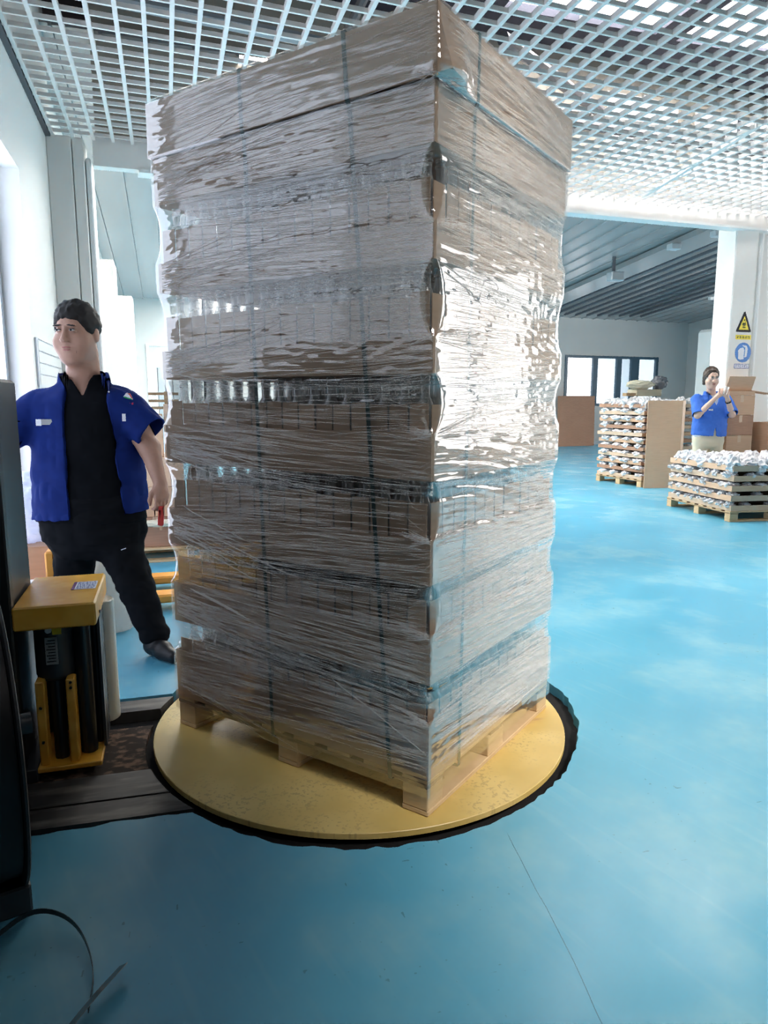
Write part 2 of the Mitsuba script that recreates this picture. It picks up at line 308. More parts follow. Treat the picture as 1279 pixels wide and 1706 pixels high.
# beam closing the ceiling, columns
bp = Polygon([(-.93, 3.385), (11.3, 3.62), (11.3, 3.80), (-.93, 3.625)])
struct('wall_beam', wallXZ(bp, 0.0, 0.12, SK, (0.4, 7.27)), 'm_wall', 'pale beam that closes the open ceiling grid')
struct('wall_beam_lip', wallXZ(Polygon([(-.55, 3.36), (11.3, 3.595), (11.3, 3.625), (-.55, 3.39)]), -.03, 0.14, SK, (0.4, 7.26)), 'm_white', 'rim under the pale beam')
cl = sroot('wall_column_left', 'white panelled column at the end of the left wall')
struct('panel', bx(-.90, -.70, 7.14, 7.5, 0, 3.6, .008), 'm_wall', None, cl)
struct('panel', bx(-.694, -.60, 7.16, 7.5, 0, 3.6, .008), 'm_wall', None, cl)
struct('edge', bx(-.594, -.55, 7.2, 7.5, 0, 3.45, .01), 'm_white', None, cl)
struct('wall_column_right', bx(7.20, 7.56, 7.98, 8.32, 0, 3.75, .012), 'm_wall', 'white column carrying the safety signs')
struct('wall_partition', wallXZ(Polygon([(7.3, 0), (10.3, 0), (10.3, 3.75), (7.3, 3.75)]), .10, .2, SK, (0.4, 7.35)), 'm_wall', 'pale wall right of the column with the signs')
one('downpipe', join(mv(cyl(.032, 3.5, 14), 7.645, 8.02, 0)), 'm_white', 'white vertical pipe beside the column with the signs', 'pipe', smooth=30)
# far hall
BW = np.array([-0.5, 17.48]); 
def bwp(s, dy): return (BW[0] + s * math.cos(SK) - dy * math.sin(SK), BW[1] + s * math.sin(SK) + dy * math.cos(SK))
bw = Polygon([(-1, 0), (16.6, 0), (16.6, 4.2), (-1, 4.2)]).difference(sbox(11.62, 1.14, 15.05, 2.60)).difference(sbox(.32, 0, 1.2, 2.05))
struct('wall_back_far', wallXZ(bw, 0, .2, SK, BW), 'm_backwall', 'grey far wall with the dark framed window')
struct('wall_left_far', bx(-1.25, -1.0, 7.5, 17.6, 0, 5.0), 'm_wall', 'pale left wall of the far hall')
c15 = bwp(16.2, 0)
struct('wall_right_far', wallYZ(Polygon([(8, 0), (c15[1] + .1, 0), (c15[1] + .1, 5), (8, 5)]).difference(sbox(9, 1, 13.5, 3.0)), c15[0], c15[0] + .2), 'm_backwall', 'grey right wall of the far hall')
ra = math.radians(5.15)
frosted('window_11', 'unseen frosted window on the right, placed to light the far hall', quad([[c15[0] + .1, 9, 1], [c15[0] + .1, 9, 3], [c15[0] + .1, 13.5, 3], [c15[0] + .1, 13.5, 1]]), E_FAR, [bx(c15[0] + .02, c15[0] + .08, 11.2, 11.26, 1, 3)])  # out of view behind the column, placed to light the far hall
rl = sroot('ceiling_far', 'sloped roof of grey ribbed metal panels over the far hall')
def roofz(x, y): return 3.60 - math.tan(ra) * (y - 17.48) + math.tan(SK) * math.tan(ra) * 0.2 * x + .012 * x
xr = -1.2
k = 0
UNSEEN_FARSKY = {5, 6, 7, 8, 10, 11, 12}  # glowing panels hidden behind the load, placed to light the far hall
while xr < 16.4:
    L = 12.6
    m = bx(0, .396, 0, L, 0, .04)
    m = join(m, bx(.37, .396, 0, L, -.022, .0))
    m.apply_transform(trimesh.transformations.rotation_matrix(-ra, [1, 0, 0]))
    m.apply_translation([xr, 7.7 - .4 + .08 * xr, roofz(xr, 7.3 + .08 * xr)])
    if k in UNSEEN_FARSKY:
        q_ = trimesh.Trimesh(np.array([[0, 0, 0], [.37, 0, 0], [.37, L, 0], [0, L, 0]], float), np.array([[0, 2, 1], [0, 3, 2]]), process=False)
        q_.apply_transform(trimesh.transformations.rotation_matrix(-ra, [1, 0, 0])); q_.apply_translation([xr, 7.3 + .08 * xr, roofz(xr, 7.3 + .08 * xr) + .01])
        kk = numbered(rl + '__unseen_skylight_panel'); labels[kk] = {'kind': 'structure', 'label': 'daylight panel hidden behind the load, placed to light the far hall'}
        scene[kk] = mikit.ply(q_, 'm_white', emitter={'type': 'area', 'radiance': {'type': 'rgb', 'value': [E_FAR * 1.08, E_FAR, E_FAR * .9]}})
    else: struct('panel', m, 'm_roof', None, rl)
    k += 1; xr += .4
# ridge of trunking under the sloped roof
def roofline(x0, y0, x1, y1, w, h, dz, mname):
    a = np.array([x0, y0, roofz(x0, y0) - dz]); b = np.array([x1, y1, roofz(x1, y1) - dz]); L = np.linalg.norm(b - a)
    m = bx(-w / 2, w / 2, 0, L, -h, 0); m.apply_transform(trimesh.transformations.rotation_matrix(math.atan2(b[2] - a[2], np.hypot(*(b - a)[:2])), [1, 0, 0]))
    return mv(m, *a, rz=-math.atan2(b[0] - a[0], b[1] - a[1]))
struct('trim_1', roofline(9.35, 8.3, 9.35, 17.9, .62, .10, .03, 0), 'm_roof', 'wide flat beam boxed in under the sloped roof')
for i, xx in enumerate((9.85, 10.2, 10.55, 10.9, 11.25, 11.6, 11.95, 12.3, 12.65, 13.0)):
    struct(f'trim_{i + 2}', roofline(xx, 8.6, xx + .1, 18.0, .05, .05, .03, 0), 'm_rib_dark', 'dark batten under the sloped roof')
# ------------------------------------------------------------------ turntable with the wrapped load
tt = thing('turntable', 'round yellow steel turntable under the wrapped pallet load', 'turntable')
obj('plate', mv(cyl(DR, .022, 128, .002), DC[0], DC[1], -.018), 'm_disc', tt, smooth=30)
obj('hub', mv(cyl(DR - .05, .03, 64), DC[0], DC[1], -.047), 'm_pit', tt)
PH = math.radians(38.79); C0 = np.array([0.744, 1.978, 0.0])
L2W = trimesh.transformations.translation_matrix(C0) @ trimesh.transformations.rotation_matrix(PH, [0, 0, 1])
def ld(m): m = m.copy(); m.apply_transform(L2W); return m
def make_pallet(label, place, W, D, z0, ends=('m_wood', 'm_wood_dark'), group=None, hb=.070):
    """Wooden pallet: bottom runners along W, blocks, stringers along D, deck boards along W."""
    p = thing('wooden_pallet', label, 'pallet', group)
    for y in (0, D / 2 - .05, D - .10): obj('runner', place(bx(0, W, y, y + .10, z0, z0 + .018, .003)), ends[0], p)
    for y in (0, D / 2 - .05, D - .10):
        for x in (0, W / 2 - .065, W - .10): obj('block', place(bx(x, x + (.10 if x in (0, W - .10) else .13), y + .002, y + .098, z0 + .018, z0 + .018 + hb, .003)), ends[0], p)
    z0 += hb - .070
    for x in (0, W / 2 - .05, W - .10): obj('stringer', place(bx(x, x + .10, 0, D, z0 + .088, z0 + .102, .002)), ends[1], p)
    n = max(5, round(D / .16))
    for i in range(n):
        y = i * (D - .10) / (n - 1); obj('deck_board', place(bx(0, W, y, y + .10, z0 + .102, z0 + .116, .002)), ends[0], p)
    return p
make_pallet('pale wooden pallet under the film-wrapped load on the yellow turntable', ld, 1.0, 1.2, .0045, hb=.078)
TIERS = [(.130, .327, .373, .450), (.450, .612, .717, .770), (.770, .910, 1.024, 1.091), (1.091, 1.235, 1.322, 1.409), (1.409, 1.514, 1.639, 1.730), (1.730, 1.835, 1.955, 2.040), (2.040, 2.200, 2.200, 2.205)]
ORD = ['lowest', 'second lowest', 'third lowest', 'fourth', 'fifth', 'sixth', 'topmost']
NY, NX = 16, 13
def bottle_mesh(h, zb):
    """Clear bottle: foot, body, shoulder, neck with a bead and lip, one thin wall."""
    s, n = h - .115 if h > .2 else h * .6, 0.0135
    pr = [[0, .004], [.030, 0], [.0335, .006], [.034, s * .5], [.0335, s - .01], [.0315, s + .008], [.024, s + .030], [.017, s + .046], [n, s + .058], [n, h - .028], [n + .0035, h - .025], [n + .0035, h - .019], [n, h - .016], [n, h - .010], [n + .0025, h - .008], [n + .0025, h - .001], [n, h], [n - .003, h]]
    return lathe([[r, z] for r, z in pr], 18)
bt_cache = {}
offs = [(0, 0), (.002, -.001), (-.001, .002), (.002, .003), (-.001, -.001), (.002, .001), (-.001, 0)]
boffs = []
for t, (z0, z1, z2, z3) in enumerate(TIERS):
    ox, oy = offs[t]
    tr = thing('carton_tray', f'{ORD[t]} brown cardboard tray in the film-wrapped load', 'cardboard tray')
    w = .004
    body = join(bx(0, 1, 0, w, z0, z1), bx(0, 1, 1.2 - w, 1.2, z0, z1), bx(0, w, w, 1.2 - w, z0, z1), bx(1 - w, 1, w, 1.2 - w, z0, z1), bx(w, 1 - w, w, 1.2 - w, z0, z0 + w))
    obj('wall', ld(mv(body, ox, oy)), ('m_card', 'm_card3', 'm_card')[t % 3], tr)
    if t < 6:
        p = 1.17 / NY
        for j in range(NY):
            a = .02 + j * p; dz = float(rng.normal(0, .004)); dx = float(rng.uniform(0, .004))
            obj('divider', ld(bx(.014 + dx, .017 + dx, a + .004, a + p - .004, z0 + .006, z2 + dz)), ('m_card', 'm_card2', 'm_card3')[int(rng.integers(3))], tr)
        p = .97 / NX
        for j in range(NX):
            a = .02 + j * p; dz = float(rng.normal(0, .004)); dx = float(rng.uniform(0, .004))
            obj('divider', ld(bx(a + .004, a + p - .004, .014 + dx, .017 + dx, z0 + .006, z2 + dz)), ('m_card', 'm_card2', 'm_card3')[int(rng.integers(3))], tr)
        obj('dark_core_block', ld(bx(.17, .96, .17, 1.16, z0 + .006, z2 - .01)), 'm_core', tr)  # solid dark core, added to stop light passing through the load
        hh = z3 - z0 - .008
        bm = bottle_mesh(hh, 0)
        py, px_ = 1.17 / NY, .97 / NX
        spots = [(i, j) for j in range(NY) for i in (0, 1)] + [(i, 0) for i in range(2, NX)] + ([(i, 1) for i in range(2, NX)] if t in (3, 4) else [])
        for i, j in spots:
            b = one('bottle', ld(mv(bm, .02 + px_ * (i + .5) + .004, .02 + py * (j + .5) + .004, z0 + .005)), 'm_bottle', f'clear glass bottle standing in the {ORD[t]} cardboard tray of the wrapped load', 'bottle', f'bottles in the {ORD[t]} tray', smooth=40)
        inner = []
        lo = lathe([[.030, -.008], [.0135, .02], [.0135, z3 - z2 - .02], [.0165, z3 - z2 - .016], [.0155, z3 - z2 - .004]], 8)
        for i in range(2, NX):
            for j in range(2, NY): inner.append(mv(lo, .02 + px_ * (i + .5), .02 + py * (j + .5), z2))
        k = thing('bottle_necks', f'dense rows of bottle necks deep inside the {ORD[t]} tray', 'bottles', kind='stuff')
        scene[k] = mikit.ply(ld(join(*inner)), 'm_bottle', 40)
    else:
        for j in range(9):
            obj('divider', ld(bx(.012, .016, .05 + j * .125, .05 + j * .125 + .06, z1 - .01, z1 + .012 * (j % 2))), 'm_card2', tr)
        obj('dark_core_block', ld(bx(.03, .97, .03, 1.17, z0 + .006, z1 - .004)), 'm_core', tr)
# lid: inverted carton over the top tray, its near corner crushed out
lid = thing('carton_cover', 'deep brown cardboard lid on top of the film-wrapped load', 'cardboard lid')
lm = join(bx(-.012, 1.014, -.012, -.008, 2.207, 2.39), bx(-.012, 1.014, 1.21, 1.214, 2.207, 2.39), bx(-.012, -.008, -.008, 1.21, 2.207, 2.39), bx(1.01, 1.014, -.008, 1.21, 2.207, 2.39), bx(-.008, 1.01, -.008, 1.21, 2.384, 2.39))
obj('shell', ld(lm), 'm_card', lid)
obj('corner_flap', ld(trimesh.convex.convex_hull(np.array([[-.013, -.013, 2.37], [.16, -.014, 2.36], [-.013, .05, 2.37], [.02, -.042, 2.225], [.11, -.036, 2.22], [-.013, .02, 2.212], [.16, -.012, 2.212], [-.012, -.012, 2.21]]))), 'm_card', lid)
# green strapping
def strap(loop, wdir, label):
    return one('strapping_band', ld(ribbon(np.array(loop + loop[:1], float), wdir, .015, .0012)), 'm_strap', label, 'strap')
def kx(z): return .0042 if z < 2.2 else .0136
def yt(z, a, b): return a + (b - a) * (z / 2.36)
for a, b, lb in ((.137, .305, 'green strap round the load, the one nearer the front corner on the dark side'), (.665, .735, 'green strap round the load, the one in the middle of the dark side')):
    zs = np.array([.097, .5, 1, 1.5, 2.0, 2.19, 2.206, 2.3965])
    lp = [[-kx(z), yt(z, a, b), z] for z in zs] + [[.5, b, 2.3965]] + [[1.003 + kx(z), yt(z, a, b), z] for z in zs[::-1]] + [[.5, a, .097]]
    strap(lp, [0, 1, 0], lb)
for a, b, lb in ((.195, .23, 'green strap down the bright side of the load near the front corner'),):
    zs = np.array([.097, .5, 1, 1.5, 2.0, 2.19, 2.206, 2.399])
    lp = [[yt(z, a, b), -kx(z), z] for z in zs] + [[b, .6, 2.399]] + [[yt(z, a, b), 1.204 + kx(z), z] for z in zs[::-1]] + [[a, .6, .097]]
    strap(lp, [1, 0, 0], lb)
# stretch film: one rippled skin, sucked in between the trays, with thousands of creases
def inset_profile(z):
    """How far the skin sits inside the tray outline (m), negative = outside."""
    d = np.full_like(z, -.0095)
    for (z0, z1, z2, z3) in TIERS[:6]:
        u = np.clip((z - z1) / (z3 - z1), 0, 1)
        s = np.where((z > z1) & (z < z3), np.minimum(1, np.minimum(u / .16, (1 - u) / .30)), 0)
        s = s * s * (3 - 2 * s)
        d = d + s * .0022
    d = np.where(z > 2.205, -.0165 - .0 * z, d)
    return d
def corner_profile(z):
    c = np.full_like(z, .010)
    for (z0, z1, z2, z3) in TIERS[:6]:
        u = np.clip((z - z1) / (z3 - z1), 0, 1)
        s = np.where((z > z1) & (z < z3), np.sin(np.pi * u) ** .7, 0)
        c = c + s * .045
    return c
zs = np.concatenate([np.arange(.075, 2.396, .0036)])
ins, cor = inset_profile(zs), corner_profile(zs)
cor = np.where(zs > 2.19, .012, cor)
NS, NC = (64, 76), 9
def ring(o, rc):
    """Rounded rectangle, fixed parameters; o = outward offset."""
    x0, x1, y0, y1 = -o, 1 + o, -o, 1.2 + o
    P, N = [], []
    def side(a, b, n, nn):
        t = np.linspace(0, 1, n + 2)[1:-1, None]; P.append(a + (b - a) * t); N.append(np.tile(nn, (n, 1)))
    def corner(c, a0):
        t = a0 + np.linspace(0, np.pi / 2, NC); v = np.c_[np.cos(t), np.sin(t)]; P.append(c + rc * v); N.append(v)
    A = np.array
    side(A([x0, y1 - rc]), A([x0, y0 + rc]), NS[1], A([-1., 0])); corner(A([x0 + rc, y0 + rc]), np.pi)
    side(A([x0 + rc, y0]), A([x1 - rc, y0]), NS[0], A([0, -1.])); corner(A([x1 - rc, y0 + rc]), 1.5 * np.pi)
    side(A([x1, y0 + rc]), A([x1, y1 - rc]), NS[1], A([1., 0])); corner(A([x1 - rc, y1 - rc]), 0)
    side(A([x1 - rc, y1]), A([x0 + rc, y1]), NS[0], A([0, 1.])); corner(A([x0 + rc, y1 - rc]), .5 * np.pi)
    return np.vstack(P), np.vstack(N)
rows, nor = [], []
for z, i, c in zip(zs, ins, cor):
    p, n = ring(-i, c); rows.append(np.c_[p, np.full(len(p), z)]); nor.append(np.c_[n, np.zeros(len(n))])
FP, FN = np.array(rows), np.array(nor)                                      # (rows, around, 3)
# near the ends of each side the film bridges from tray to tray instead of following the bottles
around = np.concatenate([[0], np.cumsum(np.linalg.norm(np.diff(FP[0], axis=0), axis=1))])
S, Z = np.meshgrid(around, zs)
lo = meshkit.fbm(np.stack([S * 1.4, Z * 2.5, 0 * S], -1), 3, 5)
slope = .10 * (meshkit.noise(np.stack([S * .9, Z * 3.2, 0 * S + 8], -1), 2) - .5)
rip = meshkit.noise(np.stack([S * 1.6, (Z + slope * S) * 130, 0 * S], -1), 3) - .5
rip2 = meshkit.noise(np.stack([S * 5, (Z + slope * 1.5 * S) * 55, 0 * S + 3], -1), 4) - .5
amp = .25 + 1.0 * np.clip((meshkit.fbm(np.stack([S * 1.1, Z * 5, 0 * S + 5], -1), 2, 9) - .35) / .4, 0, 1)
crm = meshkit.noise(np.stack([S * 30, (Z + slope * S) * 60, 0 * S], -1), 6) - .5
disp = .0011 * rip * amp + .0017 * rip2 * amp + .0030 * (lo - .5) + .0010 * crm
disp = np.maximum(disp, -.0012)
disp += .040 * np.exp(-((S - 1.27) / .09) ** 2) * np.clip((Z - 2.20) / .03, 0, 1) * np.clip((2.40 - Z) / .18, 0, 1)
FD = FP + FN * disp[..., None]
nr, na = FD.shape[:2]
v = FD.reshape(-1, 3); idx = np.arange(nr * na).reshape(nr, na)
q = np.stack([idx[:-1, :], np.roll(idx, -1, 1)[:-1, :], np.roll(idx, -1, 1)[1:, :], idx[1:, :]], -1).reshape(-1, 4)
top = FD[-1] + [0, 0, .006]; cxy = np.array([.5, .6, 0])                    # folded over the lid
t1 = top * 1.0; t1[:, :2] += (cxy[:2] - t1[:, :2]) * .02; t2 = top.copy(); t2[:, :2] += (cxy[:2] - t2[:, :2]) * .22; t2[:, 2] = 2.4040 + .002 * np.sin(np.arange(na) * .9)
t1[:, 2] = 2.4045
vv = np.vstack([v, t1, t2]); i0 = idx[-1]; i1 = np.arange(na) + nr * na; i2 = i1 + na
for a_, b_ in ((i0, i1), (i1, i2)): q = np.vstack([q, np.stack([a_, np.roll(a_, -1), np.roll(b_, -1), b_], -1)])
film = trimesh.Trimesh(vv, np.vstack([q[:, [0, 1, 2]], q[:, [0, 2, 3]]]), process=False)
fk = thing('stretch_film', 'clear creased stretch film wrapped round the stacked cardboard trays', 'stretch film')
obj('skin', ld(film), 'm_film', fk, smooth=True)
def filmpos(s, z):
    """Point and normal of the skin at arc length s (m) and height z."""
    s = np.asarray(s) ; z = np.clip(np.asarray(z), zs[0], zs[-1] - .004)
    i = np.clip(((z - zs[0]) / .0036).astype(int), 0, nr - 2); f = (z - zs[i]) / .0036
    j = np.clip(np.searchsorted(around, s) - 1, 0, na - 2); g = (s - around[j]) / (around[j + 1] - around[j])
    def bil(A): return (A[i, j].T * (1 - f) * (1 - g) + A[i + 1, j].T * f * (1 - g) + A[i, j + 1].T * (1 - f) * g + A[i + 1, j + 1].T * f * g).T
    return bil(FD), bil(FN)
SL = 1.2                                                                   # arc length of the front corner
cv, cf = [], []
cn = 0
def crease(s0, s1, z0, z1, w, n=9, lift=.0010, bow=0.0):
    global cn
    u = np.linspace(0, 1, n); s = s0 + (s1 - s0) * u; z = z0 + (z1 - z0) * u + bow * np.sin(np.pi * u)
    p, nn = filmpos(s, z); p = p + nn * lift
    ww = w * np.clip(np.minimum(u, 1 - u) * 6 + .25, 0, 1)
    cv.append(p + np.array([0, 0, 1]) * ww[:, None] / 2); cv.append(p - np.array([0, 0, 1]) * ww[:, None] / 2 + nn * (w * .35))
    a = cn + np.arange(n - 1); b = a + n
    cf.append(np.stack([a, a + 1, b + 1], 1)); cf.append(np.stack([a, b + 1, b], 1)); cn += 2 * n
R = np.random.default_rng(21)
for _ in range(9000):                                                      # hair-fine pleats all over, they make the haze
    right = R.random() < .48; z = R.uniform(.15, 2.38); L = R.uniform(.08, .40); s = SL + R.uniform(.005, .97) if right else R.uniform(.01, SL - .02)
    dens = meshkit.fbm(np.array([[s * 2.0, z * 4.0, 0]]), 2, 77)[0]
    if dens < R.uniform(.25, .60): continue
    zz = z * 9 + s; sl = R.normal(0, .03) + .05 * math.sin(zz) - (.08 * (z > 1.8) * (s - SL) if right else -.05 * math.sin(z * 9) * (1 - s))
    crease(s, min(s + L, SL + 1.0) if right else min(s + L, SL - .01), z, z + sl * L, R.uniform(.0005, .0010) * (1.25 if right else 1), 5, .0007)
for _ in range(700):            # fine lines on the dark side
    z = R.uniform(.25, 2.36); L = R.uniform(.10, .55); s = R.uniform(0.01, SL - .02)
    sl = R.normal(0, .035) + .05 * math.sin(z * 9) * (1 - s)
    crease(s, min(s + L, SL - .01), z, z + sl * L, R.uniform(.0005, .0012))
for _ in range(1500):                                                      # denser on the bright side
    z = R.uniform(.22, 2.36); L = R.uniform(.06, .40); s = SL + R.uniform(.01, .95)
    sl = R.normal(.02 if z > 1.2 else -.02, .05) - .10 * (z > 1.8) * (s - SL)
    crease(s, min(s + L, SL + 1.0), z, z + sl * L, R.uniform(.0006, .0016))
# fans of strong pleats pulled from the corners of the trays
for t, (z0, z1, z2, z3) in enumerate(TIERS):
    zp = (z0 + z1) / 2 if t < 6 else 2.10
    for _ in range(34):
        sgn = -1 if z0 < 1.2 else 1
        L = R.uniform(.12, .75) * (1 if R.random() < .5 else .5); zz = zp + R.uniform(-.05, .05)
        ang_ = R.uniform(-.05, .30) * sgn if R.random() < .75 else R.uniform(-.15, .1)
        crease(.015, .015 + L, zz, zz + ang_ * L, R.uniform(.0010, .0024) * (1 if t > 0 else .5), 12)
    for _ in range(16):
        L = R.uniform(.05, .35); zz = z1 + R.uniform(-.02, .02); crease(SL + .012, SL + .012 + L, zz, zz + R.uniform(-.1, .25) * L, R.uniform(.0008, .0018))
        L = R.uniform(.03, .10); crease(SL - .012 - L, SL - .012, z1 + R.uniform(-.03, .03) , z1 + R.uniform(-.01, .01), R.uniform(.001, .002))
for s0, z0, s1, z1, w in ((.10, .600, .42, .530, .005), (.16, .592, .36, .548, .004), (.05, .87, .55, .745, .003), (.02, .80, .42, .690, .003), (.05, .93, .40, .83, .003), (.30, .79, .62, .73, .0022), (.10, 1.50, .52, 1.575, .004), (.10, 1.485, .50, 1.545, .0035), (.01, 1.44, .34, 1.38, .003), (.82, .39, 1.18, .225, .003), (SL + .02, 1.70, SL + .2, 1.66, .004), (SL + .02, 1.72, SL + .16, 1.69, .003), (.02, 1.145, .5, 1.05, .0025), (.06, 1.19, .56, 1.09, .002)):
    crease(s0, s1, z0, z1, w, 14)
cm = trimesh.Trimesh(np.vstack(cv), np.vstack(cf), process=False)
k = obj('crease', ld(cm), 'm_crease', fk); labels[k] = {'kind': 'stuff', 'label': 'fine whitish pleats and creases of the film'}
# ------------------------------------------------------------------ wrapping machine on the left
from shapely import affinity
discp = Point(*DC).buffer(DR + .03, 64)
def plate(poly, z0, z1, m, name, parent, label=None):
    poly = poly.difference(discp)
    ms = [trimesh.creation.extrude_polygon(g, z1 - z0, engine='earcut') for g in getattr(poly, 'geoms', [poly]) if g.area > 1e-4]
    me = join(*ms); me.apply_translation([0, 0, z0]); k = obj(name, me, m, parent)
    if label: labels[k] = {'label': label}
    return k
tb = thing('machine_track', 'dark steel track plates let into the floor beside the turntable', 'steel plates')
plate(Polygon([(-1.15, 2.315), (.2, 2.255), (.2, 2.375), (-1.15, 2.43)]), -.044, -.004, 'm_plate', 'steel_plate', tb)
plate(Polygon([(-1.15, 2.438), (.2, 2.383), (.2, 2.56), (-1.15, 2.60)]), -.044, -.002, 'm_plate', 'steel_plate', tb)
plate(Polygon([(-1.15, 2.62), (.1, 2.60), (.1, 2.98), (-1.15, 3.0)]), -.044, -.022, 'm_debris', 'dirty_channel', tb, 'brown dirt-covered channel')
plate(Polygon([(-1.15, 3.09), (.05, 3.08), (.05, 3.20), (-1.15, 3.21)]), -.044, .006, 'm_plate', 'back_bar', tb)
mc = thing('wrapping_machine', 'black and yellow pallet wrapping machine at the left edge beside the turntable', 'wrapping machine')
obj('mast', bx(-1.0, -.545, 2.66, 3.02, -.02, 1.405, .012), 'm_darksteel', mc)
obj('mast_rail', bx(-.60, -.537, 2.60, 2.655, -.02, 1.39, .006), 'm_black', mc)
obj('foot', bx(-1.05, -.50, 2.62, 3.05, -.021, .03, .004), 'm_darksteel', mc)
cover = obj('cover', bx(-.538, -.272, 2.60, 3.05, .548, .632, .006), 'm_yellow', mc)
st = obj('sticker', bx(-.365, -.288, 2.80, 2.915, .6325, .6335), 'm_label', cover); labels[st] = {'label': 'white sticker with a purple edge and rows of print'}
obj('sticker__edge'.replace('__', '_'), bx(-.373, -.362, 2.80, 2.915, .6326, .634), 'm_purple', cover)
pr_ = []
for i in range(6):
    xx = -.357
    r_ = np.random.default_rng(i)
    while xx < -.297:
        w_ = r_.uniform(.004, .012); pr_.append(bx(xx, min(xx + w_, -.292), 2.808 + i * .018, 2.818 + i * .018, .6336, .6339)); xx += w_ + .003
k = obj('print', join(*pr_), 'm_inkblue', cover); labels[k] = {'kind': 'stuff', 'label': 'blue print on the sticker'}
obj('bolt', mv(cyl(.006, .004, 10), -.270, 2.70, .57, ry=math.pi / 2), 'm_black', cover)
mot = obj('motor', mv(lathe([[0, .325], [.030, .322], [.056, .333], [.066, .350], [.066, .540], [0, .540]], 28), -.432, 2.73, 0), 'm_darksteel', mc, smooth=40)
k = obj('nameplate', bx(-.452, -.412, 2.659, 2.664, .40, .50), 'm_greylabel', mot); labels[k] = {'label': 'grey nameplate with lines of print'}
k = obj('print', join(*[bx(-.448 + .006 * (i % 2), -.418, 2.6575, 2.659, .41 + i * .011, .414 + i * .011) for i in range(8)]), 'm_ink', mot); labels[k] = {'kind': 'stuff', 'label': 'lines of print'}
obj('warning_tag', bx(-.425, -.395, 2.652, 2.657, .512, .545), 'm_signyellow', mot)
obj('round_tag', mv(cyl(.011, .003, 16), -.437, 2.656, .528, rx=math.pi / 2), 'm_label', mot)
for x0, x1 in ((-.492, -.462), (-.392, -.362)): obj('bracket', bx(x0, x1, 2.64, 2.70, .03, .345, .004), 'm_yellow', mc)
for x_, z_ in ((-.375, .335), (-.375, .315), (-.477, .25), (-.477, .12)): obj('bolt', mv(cyl(.005, .006, 8), x_, 2.64, z_, rx=math.pi / 2), 'm_black', mc)
obj('drive_tube', mv(cyl(.024, .31, 18), -.427, 2.70, .03), 'm_blackgloss', mc, smooth=30)
obj('base_plate', join(bx(-.50, -.285, 2.62, 3.03, .012, .030, .003)), 'm_yellow', mc)
for x_, y_, r_ in ((-.335, 2.72, .030), (-.300, 2.80, .026), (-.352, 2.84, .022)): obj('roller', mv(cyl(r_, .515, 20, .003), x_, y_, .031), 'm_blackgloss', mc, smooth=30)
obj('side_plate', bx(-.286, -.276, 2.74, 2.90, .03, .548), 'm_darksteel', mc)
obj('back_panel', bx(-.53, -.36, 2.92, 2.94, .03, .548), 'm_black', mc)
rl_ = thing('film_roll', 'roll of clear stretch film standing behind the yellow machine cover', 'film roll')
obj('film', mv(cyl(.062, .50, 40, .004), -.302, 2.972, .045), 'm_filmroll', rl_, smooth=30)
obj('core', mv(cyl(.026, .508, 24), -.302, 2.972, .0305), 'm_kraft', rl_, smooth=30)
# reel of black strapping in front of the mast, its loose end on the floor
rs = thing('strapping_reel', 'big black reel of plastic strapping at the left edge in front of the machine', 'strapping reel')
def reel(m): return mv(m, -.535, 2.08, .425, rz=math.radians(17))
ringm = lathe([[.19, -.055], [.385, -.055], [.388, 0], [.385, .055], [.19, .055], [.19, -.055]], 64)
obj('coil', reel(mv(ringm, ry=math.pi / 2)), 'm_black', rs, smooth=30)
for s in (-1, 1):
    fl_ = lathe([[.15, .057], [.405, .057], [.412, .060], [.412, .066], [.405, .069], [.15, .069], [.15, .057]], 64)
    obj('flange', reel(mv(fl_ if s > 0 else mv(fl_, rx=math.pi), ry=math.pi / 2)), 'm_rubber', rs, smooth=30)
obj('axle', reel(mv(mv(cyl(.03, .26, 20), z=-.13), ry=math.pi / 2)), 'm_darksteel', rs, smooth=30)
for y_ in (-.20, .20): obj('cradle', reel(bx(-.075, .075, y_ - .03, y_ + .03, -.4245, -.345, .006)), 'm_darksteel', rs)
def spline(P, n):
    P = np.array(P, float); from_ = np.linspace(0, 1, len(P))
    from scipy.interpolate import CubicSpline
    return CubicSpline(from_, P)(np.linspace(0, 1, n))
one('strap_end', ribbon(spline([[-.60, 1.62, .03], [-.46, 1.775, .03], [-.40, 1.82, .04], [-.345, 1.822, .035], [-.28, 1.77, .02], [-.235, 1.66, .012], [-.222, 1.57, .010], [-.225, 1.50, .010]], 50), [0, 0, 1], .014, .0015), 'm_blackgloss', 'thin black strap looping over the blue floor at the lower left', 'strap')
one('strap_end', ribbon(spline([[-.30, 1.40, .005], [-.245, 1.475, .02], [-.20, 1.53, .03], [-.155, 1.585, .034]], 24), [.58, -.54, .60], .034, .0015), 'm_strapshine', 'short shiny black strap end in the lower left corner', 'strap')

